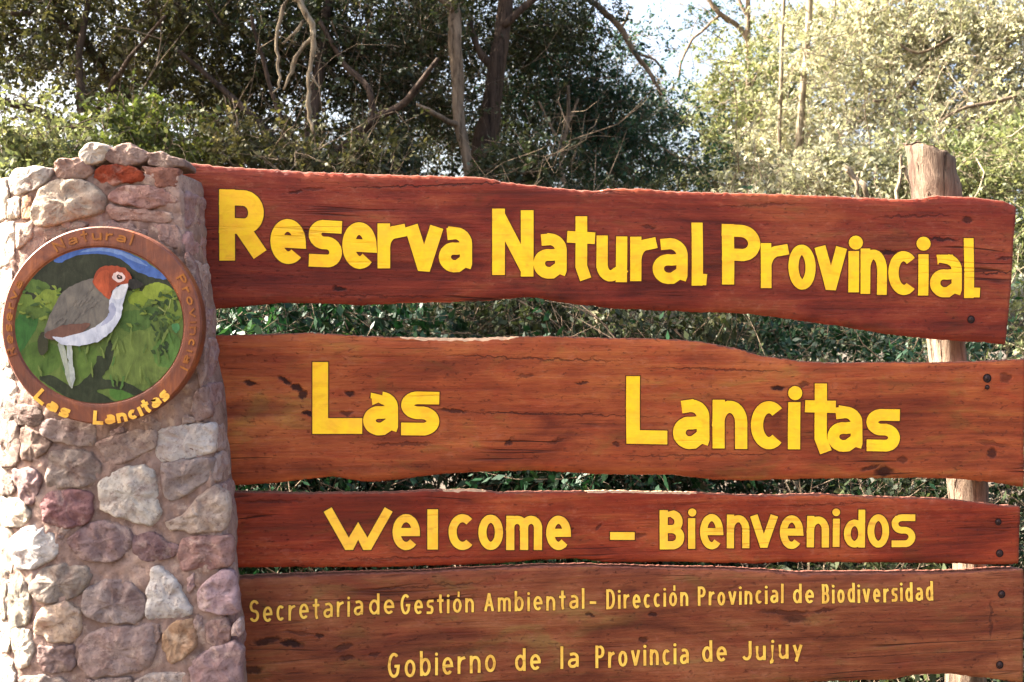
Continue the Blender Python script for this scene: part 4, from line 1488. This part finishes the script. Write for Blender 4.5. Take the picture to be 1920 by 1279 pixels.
# 1 dark tree at the left
tree('forest_tree', 'dark leafy tree with a forked black trunk rising behind the stone pillar', 'tree', W(185, 640, 5.2).x, 5.2,
     [[(190, gpy(5.2), 34, 5.2), (190, 700, 28, 5.2), (180, 400, 24, 5.2), (165, 250, 20, 5.2)]],
     [[(165, 250, 14, 5.2), (110, 232, 11, 5.15), (60, 205, 8, 5.1), (-40, 180, 6, 5.0)],
      [(165, 255, 12, 5.2), (152, 180, 9, 5.2), (150, 90, 7, 5.25), (165, 0, 5, 5.3), (170, -160, 4, 5.4)],
      [(160, 246, 10, 5.2), (185, 205, 6, 5.1), (215, 150, 5, 5.0), (255, 95, 4, 4.9), (310, 30, 3, 4.8)],
      [(350, 420, 14, 5.6), (320, 285, 14, 5.6), (270, 220, 15, 5.6), (215, 165, 12, 5.6), (150, 60, 8, 5.5), (60, -60, 5, 5.4)],
      [(150, 70, 6, 5.4), (90, 30, 5, 5.3), (20, 25, 4, 5.2)]],
     [bl(60, 60, 5.4, .75, .6, .40, 15000), bl(250, 40, 5.7, .6, .6, .42, 15000), bl(370, 130, 6.2, .5, .5, .35, 8000), bl(120, -250, 5.6, 1.5, 1.0, .5, 7000), bl(-150, 40, 5.6, .7, .7, .8, 7000), bl(330, -170, 6.0, .9, .9, .45, 9000),
      bl(60, -650, 6.2, 2.0, 1.2, .9, 4000), ((-3.3, 4.6, 4.9), (1.4, .65, .9), 22000), ((-4.6, 4.9, 5.9), (1.3, .7, .9), 12000)],  # blobs at the end: unseen canopy added left of view to shade the undergrowth
     LV_BROWN, BARK_D, 101, GT, .030, .09, 16, BARK_D, dens=.92)

# 2 many-stemmed tree left of centre, with a dead limb
t2 = tree('forest_tree', 'many-stemmed dark tree with a pale dead limb hanging in front of it', 'tree', W(590, 640, 5.6).x, 5.6,
          [[(592, gpy(5.6), 34, 5.6), (592, 640, 26, 5.6), (590, 330, 18, 5.6), (584, 240, 13, 5.6), (600, 120, 10, 5.7), (615, -20, 8, 5.8), (620, -200, 5, 5.9)]],
          [[(590, 345, 12, 5.6), (545, 300, 8, 5.5), (480, 225, 7, 5.4), (420, 170, 6, 5.4), (330, 90, 4, 5.4)],
           [(592, 350, 13, 5.6), (640, 285, 11, 5.5), (700, 225, 9, 5.4), (760, 190, 7, 5.4), (820, 110, 4, 5.3)],
           [(700, 226, 7, 5.4), (690, 165, 6, 5.4), (645, 120, 5, 5.5), (600, 40, 4, 5.5)],
           [(560, 330, 7, 5.4), (540, 260, 5, 5.3), (500, 140, 4, 5.3), (470, 30, 3, 5.2)]],
          [bl(500, 60, 6.0, .5, .6, .40, 11000), bl(680, 60, 6.0, .55, .6, .45, 15000), bl(460, 200, 6.3, .45, .5, .30, 7000), bl(720, 190, 6.3, .45, .5, .25, 7000), bl(590, -220, 6.3, 1.4, 1.1, .6, 16000), bl(560, -620, 6.6, 1.7, 1.2, .9, 4500),
           bl(660, 270, 6.6, .5, .5, .22, 4000)],
          LV_DARK, BARK_D, 202, GT, .028, .085, 18, BARK_G, dens=.95)
mb = MB()
for k, p in enumerate([
    [(556, -60, 8, 4.2), (566, 10, 9, 4.2), (584, 45, 8, 4.2), (588, 80, 7.5, 4.2), (582, 120, 6, 4.2), (578, 160, 5, 4.2), (580, 210, 6, 4.2), (588, 250, 4, 4.2)],
    [(560, 2, 5, 4.2), (540, -2, 4.5, 4.2), (526, 30, 5, 4.2), (519, 70, 5, 4.2), (521, 120, 4, 4.2), (524, 165, 3, 4.2)],
    [(568, 40, 4, 4.2), (552, 62, 3.5, 4.2), (530, 82, 3, 4.2)],
    [(584, 70, 5, 4.2), (560, 100, 5.5, 4.2), (546, 135, 4.5, 4.2), (532, 168, 3, 4.2)],
    [(580, 140, 3, 4.2), (592, 155, 2.5, 4.2), (602, 168, 1.5, 4.2)],
    [(588, 85, 3, 4.2), (596, 92, 3, 4.2), (597, 100, 2, 4.2)],
    [(524, 160, 3, 4.2), (512, 175, 2, 4.2)], [(545, 135, 3, 4.2), (551, 105, 2, 4.2)]]):
    p = [(a, b, c * .72, d_) for a, b, c, d_ in p]
    v, f = limb(p, seed=300 + k, sides=8, wob=.5)
    mb.add(v, f)
mb.build('dead_limb', BARK_P, t2)

# 3 slender trunk and thick trunk in the middle
tree('forest_tree', 'slender grey-brown trunk standing upright over the word Natural', 'tree', W(870, 640, 5.8).x, 5.8,
     [[(895, gpy(5.8), 19, 5.8), (885, 640, 16, 5.8), (878, 330, 10, 5.8), (862, 240, 11, 5.8), (858, 160, 12, 5.8), (852, 60, 13, 5.8), (846, -60, 12, 5.9), (842, -300, 8, 6.0)]],
     [[(860, 235, 7, 5.8), (835, 225, 5, 5.7), (800, 205, 4, 5.6), (780, 195, 2, 5.6)], [(852, 20, 6, 5.8), (800, -30, 5, 5.8), (760, -90, 3, 5.8)]],
     [bl(790, 90, 6.6, .4, .5, .40, 9000), bl(880, 60, 6.9, .4, .5, .42, 9000), bl(830, -200, 6.4, 1.2, 1.0, .5, 13000), bl(810, 250, 7.0, .5, .5, .2, 5000)],
     LV_DARK, BARK_G, 303, GT, .027, .085, 16, BARK_G, dens=1.08)
tree('forest_tree', 'thick shadowed trunk leaning right behind the slender grey-brown one', 'tree', W(905, 640, 6.3).x, 6.3,
     [[(900, gpy(6.3), 40, 6.3), (902, 640, 34, 6.3), (906, 320, 26, 6.3), (918, 220, 20, 6.3), (932, 120, 17, 6.3), (946, 20, 14, 6.35), (956, -120, 10, 6.4)]],
     [[(930, 130, 10, 6.3), (900, 100, 7, 6.3), (880, 40, 5, 6.3)], [(942, 50, 8, 6.3), (1000, 0, 6, 6.3), (1060, -40, 4, 6.3)]],
     [bl(1010, 40, 7.0, .42, .5, .33, 10000), bl(950, -190, 6.8, .9, .9, .45, 9000), bl(925, 250, 7.2, .4, .4, .3, 5000)],
     LV_DARK, BARK_D, 404, GT, .027, .085, 16, BARK_D, dens=1.08)

# deep green bush, middle right
tree('leafy_shrub', 'deep green dense shrub under the bright gap of sky', 'shrub', W(1130, 640, 7.6).x, 7.6,
     [[(1130, gpy(7.6), 14, 7.6), (1128, 640, 12, 7.6), (1110, 400, 9, 7.6), (1090, 260, 6, 7.6)]],
     [[(1062, 360, 4, 6.6), (1052, 300, 4, 6.6), (1064, 230, 4, 6.6), (1066, 160, 3, 6.6)], [(1062, 240, 3, 6.6), (1085, 185, 2.5, 6.6)], [(1060, 290, 2.5, 6.6), (1030, 230, 2.5, 6.6), (1010, 190, 2, 6.6)],
      [(1040, -36, 7, 6.9), (1090, -10, 6, 7.0), (1128, 18, 6, 7.0), (1164, 54, 6, 7.0), (1190, 100, 5, 7.0), (1222, 142, 4, 7.0), (1240, 180, 3, 7.0)], [(1165, 55, 3, 7.0), (1180, 20, 2, 7.0)], [(1192, 100, 3, 7.0), (1226, 112, 2, 7.05), (1248, 140, 1.5, 7.1)]],
     [bl(1040, 190, 7.4, .42, .5, .35, 11000), bl(1150, 235, 7.8, .48, .5, .28, 11000), bl(1110, 330, 7.4, .6, .5, .30, 12000), bl(1250, 320, 8.0, .45, .5, .22, 4200), bl(1050, 80, 7.6, .30, .4, .22, 3500), bl(1190, 180, 8.2, .3, .3, .2, 2200), bl(1180, 60, 8.2, .22, .3, .25, 1000), bl(1330, 40, 8.8, .2, .3, .2, 500)],
     LV_BLUE, BARK_G, 505, GT, .029, .08, 14, BARK_G, dens=1.08)

# right-hand trees
tree('forest_tree', 'green young tree with a forked dark limb against the bright sky', 'tree', W(1390, 640, 8.4).x, 8.4,
     [[(1400, gpy(8.4), 12, 8.4), (1400, 640, 11, 8.4), (1402, 300, 8, 8.4), (1404, 180, 6, 8.4), (1402, 60, 5, 8.4), (1404, -60, 4, 8.4)]],
     [[(1402, 75, 5, 8.4), (1385, 50, 5, 8.4), (1350, 25, 5, 8.4), (1322, -8, 4, 8.4), (1290, -50, 3, 8.4)], [(1300, 70, 2.5, 8.4), (1280, 110, 2.5, 8.4), (1272, 150, 2, 8.4)], [(1403, 30, 4, 8.4), (1385, 0, 3, 8.4), (1370, -60, 3, 8.4)], [(1300, 72, 2.5, 8.4), (1326, 50, 2.5, 8.4), (1352, 26, 3, 8.4)]],
     [bl(1400, 150, 8.6, .35, .5, .35, 6500), bl(1380, 225, 8.8, .36, .4, .26, 5000), bl(1440, 250, 8.4, .45, .5, .35, 8000), bl(1370, 335, 8.4, .5, .5, .25, 5500), bl(1450, 60, 8.9, .22, .4, .35, 3000)],
     LV_SAGE, BARK_G, 606, GT, .036, .10, 8, BARK_P)
tree('forest_tree', 'thin pale trunk rising straight up between sunlit foliage', 'tree', W(1500, 640, 7.2).x, 7.2,
     [[(1490, gpy(7.2), 11, 7.2), (1490, 640, 9, 7.2), (1498, 300, 8, 7.2), (1504, 190, 7, 7.2), (1512, 90, 6.5, 7.2), (1520, -30, 6, 7.2), (1526, -300, 4, 7.2)]],
     [[(1460, 400, 4, 7.3), (1462, 240, 4, 7.3), (1466, 100, 4, 7.3), (1470, -40, 3.5, 7.3), (1474, -200, 2, 7.3)], [(1556, 300, 4, 7.5), (1558, 180, 4, 7.5), (1562, 60, 3, 7.5), (1570, -40, 2, 7.5)]],
     [bl(1530, 60, 7.9, .36, .5, .45, 7000), bl(1500, 250, 7.6, .35, .5, .25, 6000), bl(1530, -260, 7.6, .8, .8, .6, 7000)],
     LV_PALE, BARK_P, 707, GT, .034, .09, 8, BARK_P)
tree('forest_tree', 'large sunlit tree of dry cream and olive leaves at the right edge', 'tree', W(1790, 640, 6.8).x, 6.8,
     [[(1800, gpy(6.8), 24, 6.8), (1795, 640, 20, 6.8), (1780, 300, 12, 6.8), (1740, 120, 8, 6.8), (1700, -20, 6, 6.8), (1680, -200, 4, 6.8)]],
     [[(1780, 300, 9, 6.8), (1830, 200, 6, 6.6), (1900, 60, 5, 6.5), (1950, -40, 3, 6.4)], [(1920, 175, 3, 6.1), (1860, 192, 4, 6.1), (1800, 205, 3, 6.1), (1760, 230, 2, 6.1)], [(1740, 120, 4, 6.6), (1690, 180, 3.5, 6.5), (1640, 190, 3, 6.4)], [(1660, 60, 3, 6.5), (1720, 100, 3, 6.5), (1800, 60, 2, 6.5)]],
     [bl(1650, 90, 6.9, .48, .5, .42, 15000), bl(1800, 70, 6.7, .5, .5, .42, 17000), bl(1920, 130, 6.6, .4, .5, .5, 12000), bl(1720, 220, 6.6, .5, .5, .28, 11000), bl(1870, 260, 6.3, .4, .4, .26, 9000), bl(1780, -220, 7.0, 1.0, .8, .5, 12000)],
     LV_PALE, BARK_G, 808, GT, .029, .085, 20, BARK_P)
tree('leafy_shrub', 'low olive shrub behind the top plank, left of the log post', 'shrub', W(1580, 640, 5.2).x, 5.2,
     [], [[(1640, 640, 5, 5.2), (1628, 380, 5, 4.4), (1610, 340, 5, 4.4), (1586, 312, 3, 4.4)]],
     [bl(1580, 330, 5.6, .45, .4, .22, 9000), bl(1450, 345, 5.8, .4, .4, .16, 5000), bl(1600, 520, 5.4, .7, .5, .4, 7000)],
     LV_PALE, BARK_P, 909, GT, .03, .07, 12, BARK_G)
tree('leafy_shrub', 'rough olive shrub at the right edge behind the log post', 'shrub', W(1860, 640, 5.0).x, 5.0,
     [], [], [bl(1860, 350, 5.2, .32, .4, .25, 8000), bl(1900, 560, 5.0, .35, .4, .4, 5000), bl(1760, 330, 5.8, .3, .3, .2, 4000)],
     LV_SAGE, BARK_G, 1010, GT, .03, .07, 10, BARK_P)
# left low
tree('leafy_shrub', 'sunlit green shrub at the left edge beside the stone pillar', 'shrub', W(40, 640, 4.3).x, 4.3,
     [], [], [bl(40, 300, 4.4, .32, .35, .13, 6000), bl(-40, 420, 4.2, .4, .35, .35, 6000), bl(150, 330, 4.6, .3, .3, .15, 4000)],
     LV_SAGE, BARK_D, 1111, GT, .028, .06, 6, BARK_G)
tree('leafy_shrub', 'yellow-green shrub lit by the sun above the pillar top', 'shrub', W(270, 640, 5.0).x, 5.0,
     [], [], [bl(265, 255, 4.9, .16, .25, .16, 3500), bl(310, 300, 5.0, .25, .3, .12, 4000), bl(240, 400, 5.0, .3, .3, .3, 3000)],
     LV_GREEN, BARK_D, 1212, GT, .03, .06, 5, BARK_G)
tree('leafy_shrub', 'brownish shrub above the left half of the top plank', 'shrub', W(470, 640, 5.2).x, 5.2,
     [], [], [bl(430, 285, 5.2, .25, .3, .13, 5000), bl(520, 290, 5.0, .2, .3, .10, 3500), bl(650, 320, 5.2, .3, .3, .10, 3500), bl(460, 430, 5.2, .5, .4, .3, 5000)],
     LV_BROWN, BARK_D, 1313, GT, .03, .06, 8, BARK_G)
tree('leafy_shrub', 'shadowed shrub at the foot of the central trunks', 'shrub', W(960, 640, 5.4).x, 5.4,
     [], [], [bl(980, 310, 5.6, .22, .3, .13, 4500), bl(760, 320, 5.8, .35, .3, .12, 5000), bl(900, 470, 5.4, .6, .4, .35, 6000), bl(1120, 420, 6.0, .6, .4, .3, 6000)],
     LV_DARK, BARK_D, 1414, GT, .03, .06, 8, BARK_G)
# undergrowth seen through the gaps between planks
ug = [('shadowed undergrowth seen at the left ends of the lower gaps beside the pillar', 400, 880, 3.6, LV_FERN, .6),
      ('broad-leaved deep green plant seen through the gap left under the top plank', 560, 640, 3.9, LV_FERN, 1.0),
      ('grey-green undergrowth seen through the gap under the word Natural', 900, 640, 4.3, LV_DARK, .7),
      ('bright-tipped undergrowth seen through the gap under the top plank, right of the middle', 1130, 640, 4.0, LV_DARK, .6),
      ('dark undergrowth seen through the gap under the word Provincial', 1450, 660, 4.4, LV_FERN, .7),
      ('green undergrowth seen through the gap between the Las Lancitas and Welcome planks', 1040, 900, 3.7, LV_FERN, .9),
      ('pale-stemmed undergrowth at the right end of the gaps beside the log post', 1700, 800, 4.0, LV_FERN, .6),
      ('low green undergrowth under the lowest plank by the foot of the log post', 1690, 1190, 3.4, LV_DARK, .6)]
for k, (lb, px, py, y, mt, sz) in enumerate(ug):
    tree('undergrowth_plant', lb, 'plant', W(px, py, y).x, y, [], [],
         [bl(px, py - 40, y, .5, .35, .3, 6500), bl(px - 160, py + 120, y + .1, .45, .3, .4, 4500), bl(px + 170, py + 130, y + .1, .45, .3, .4, 4500),
          bl(px - 60, max(1080, py + 50), y - .1, .55, .3, .28, 3500), bl(px + 120, 980, y + .1, .5, .3, .28, 3500)],
         mt, BARK_D, 2000 + k, 'undergrowth behind the sign', .024 * sz + .014, .07, 8, BARK_G, droop=.5, per=24)

# bare sticks by the post
for lb, paths in [('two pale bare sticks crossing beside the head of the log post', [[(1800, 920, 4, 3.3), (1774, 660, 4, 3.3), (1700, 490, 3.5, 3.3), (1678, 420, 3.5, 3.3), (1682, 372, 3.5, 3.3), (1689, 318, 3.5, 3.3), (1690, 290, 2.5, 3.3)], [(1690, 315, 3, 3.3), (1699, 316, 3, 3.3), (1712, 375, 3.5, 3.3)]]),
                  ('pale leaning stick behind the top plank, left of the log post', [[(1822, 910, 4.5, 3.6), (1784, 660, 4.5, 3.6), (1700, 540, 4, 3.6), (1640, 450, 4, 3.6), (1612, 372, 4, 3.6), (1604, 340, 4, 3.6), (1586, 318, 3, 3.6)], [(1604, 342, 2, 3.6), (1612, 322, 1.5, 3.6)]])]:
    st = empty('bare_stick', (W(paths[0][0][0], 640, paths[0][0][3]).x, paths[0][0][3], 0), lb, 'stick', 'bare sticks behind the sign')
    mb = MB()
    for k, p in enumerate(paths):
        if k == 0:
            p = [(p[0][0] - 6, gpy(p[0][3]), p[0][2] * 1.3, p[0][3])] + p
        v, f = limb(p, seed=900 + k, sides=7)
        mb.add(v, f)
    mb.build('stem', BARK_P, st)

# far wood, one uncountable mass
rg = np.random.default_rng(5)
fb = []
for k in range(46):
    x = -11 + 22 * k / 45 + rg.uniform(-.3, .3)
    y = rg.uniform(13, 17)
    az = x / y
    top = 2.6 if 0.06 < az < 0.26 else rg.uniform(2.8, 4.1)
    fb.append(((x, y, top * .45), (1.0, 1.0, top * .5), 1500))
V, Fq, T, TV, TF = leaves(fb, 77, .085, .28, 30)
fw = obj('distant_woodland', V, Fq, LV_DARK, None, smooth=False, attr=T)
fw['kind'] = 'stuff'
fw['label'] = 'dim mass of distant trees closing the view behind the nearer trunks'
fw['category'] = 'woodland'
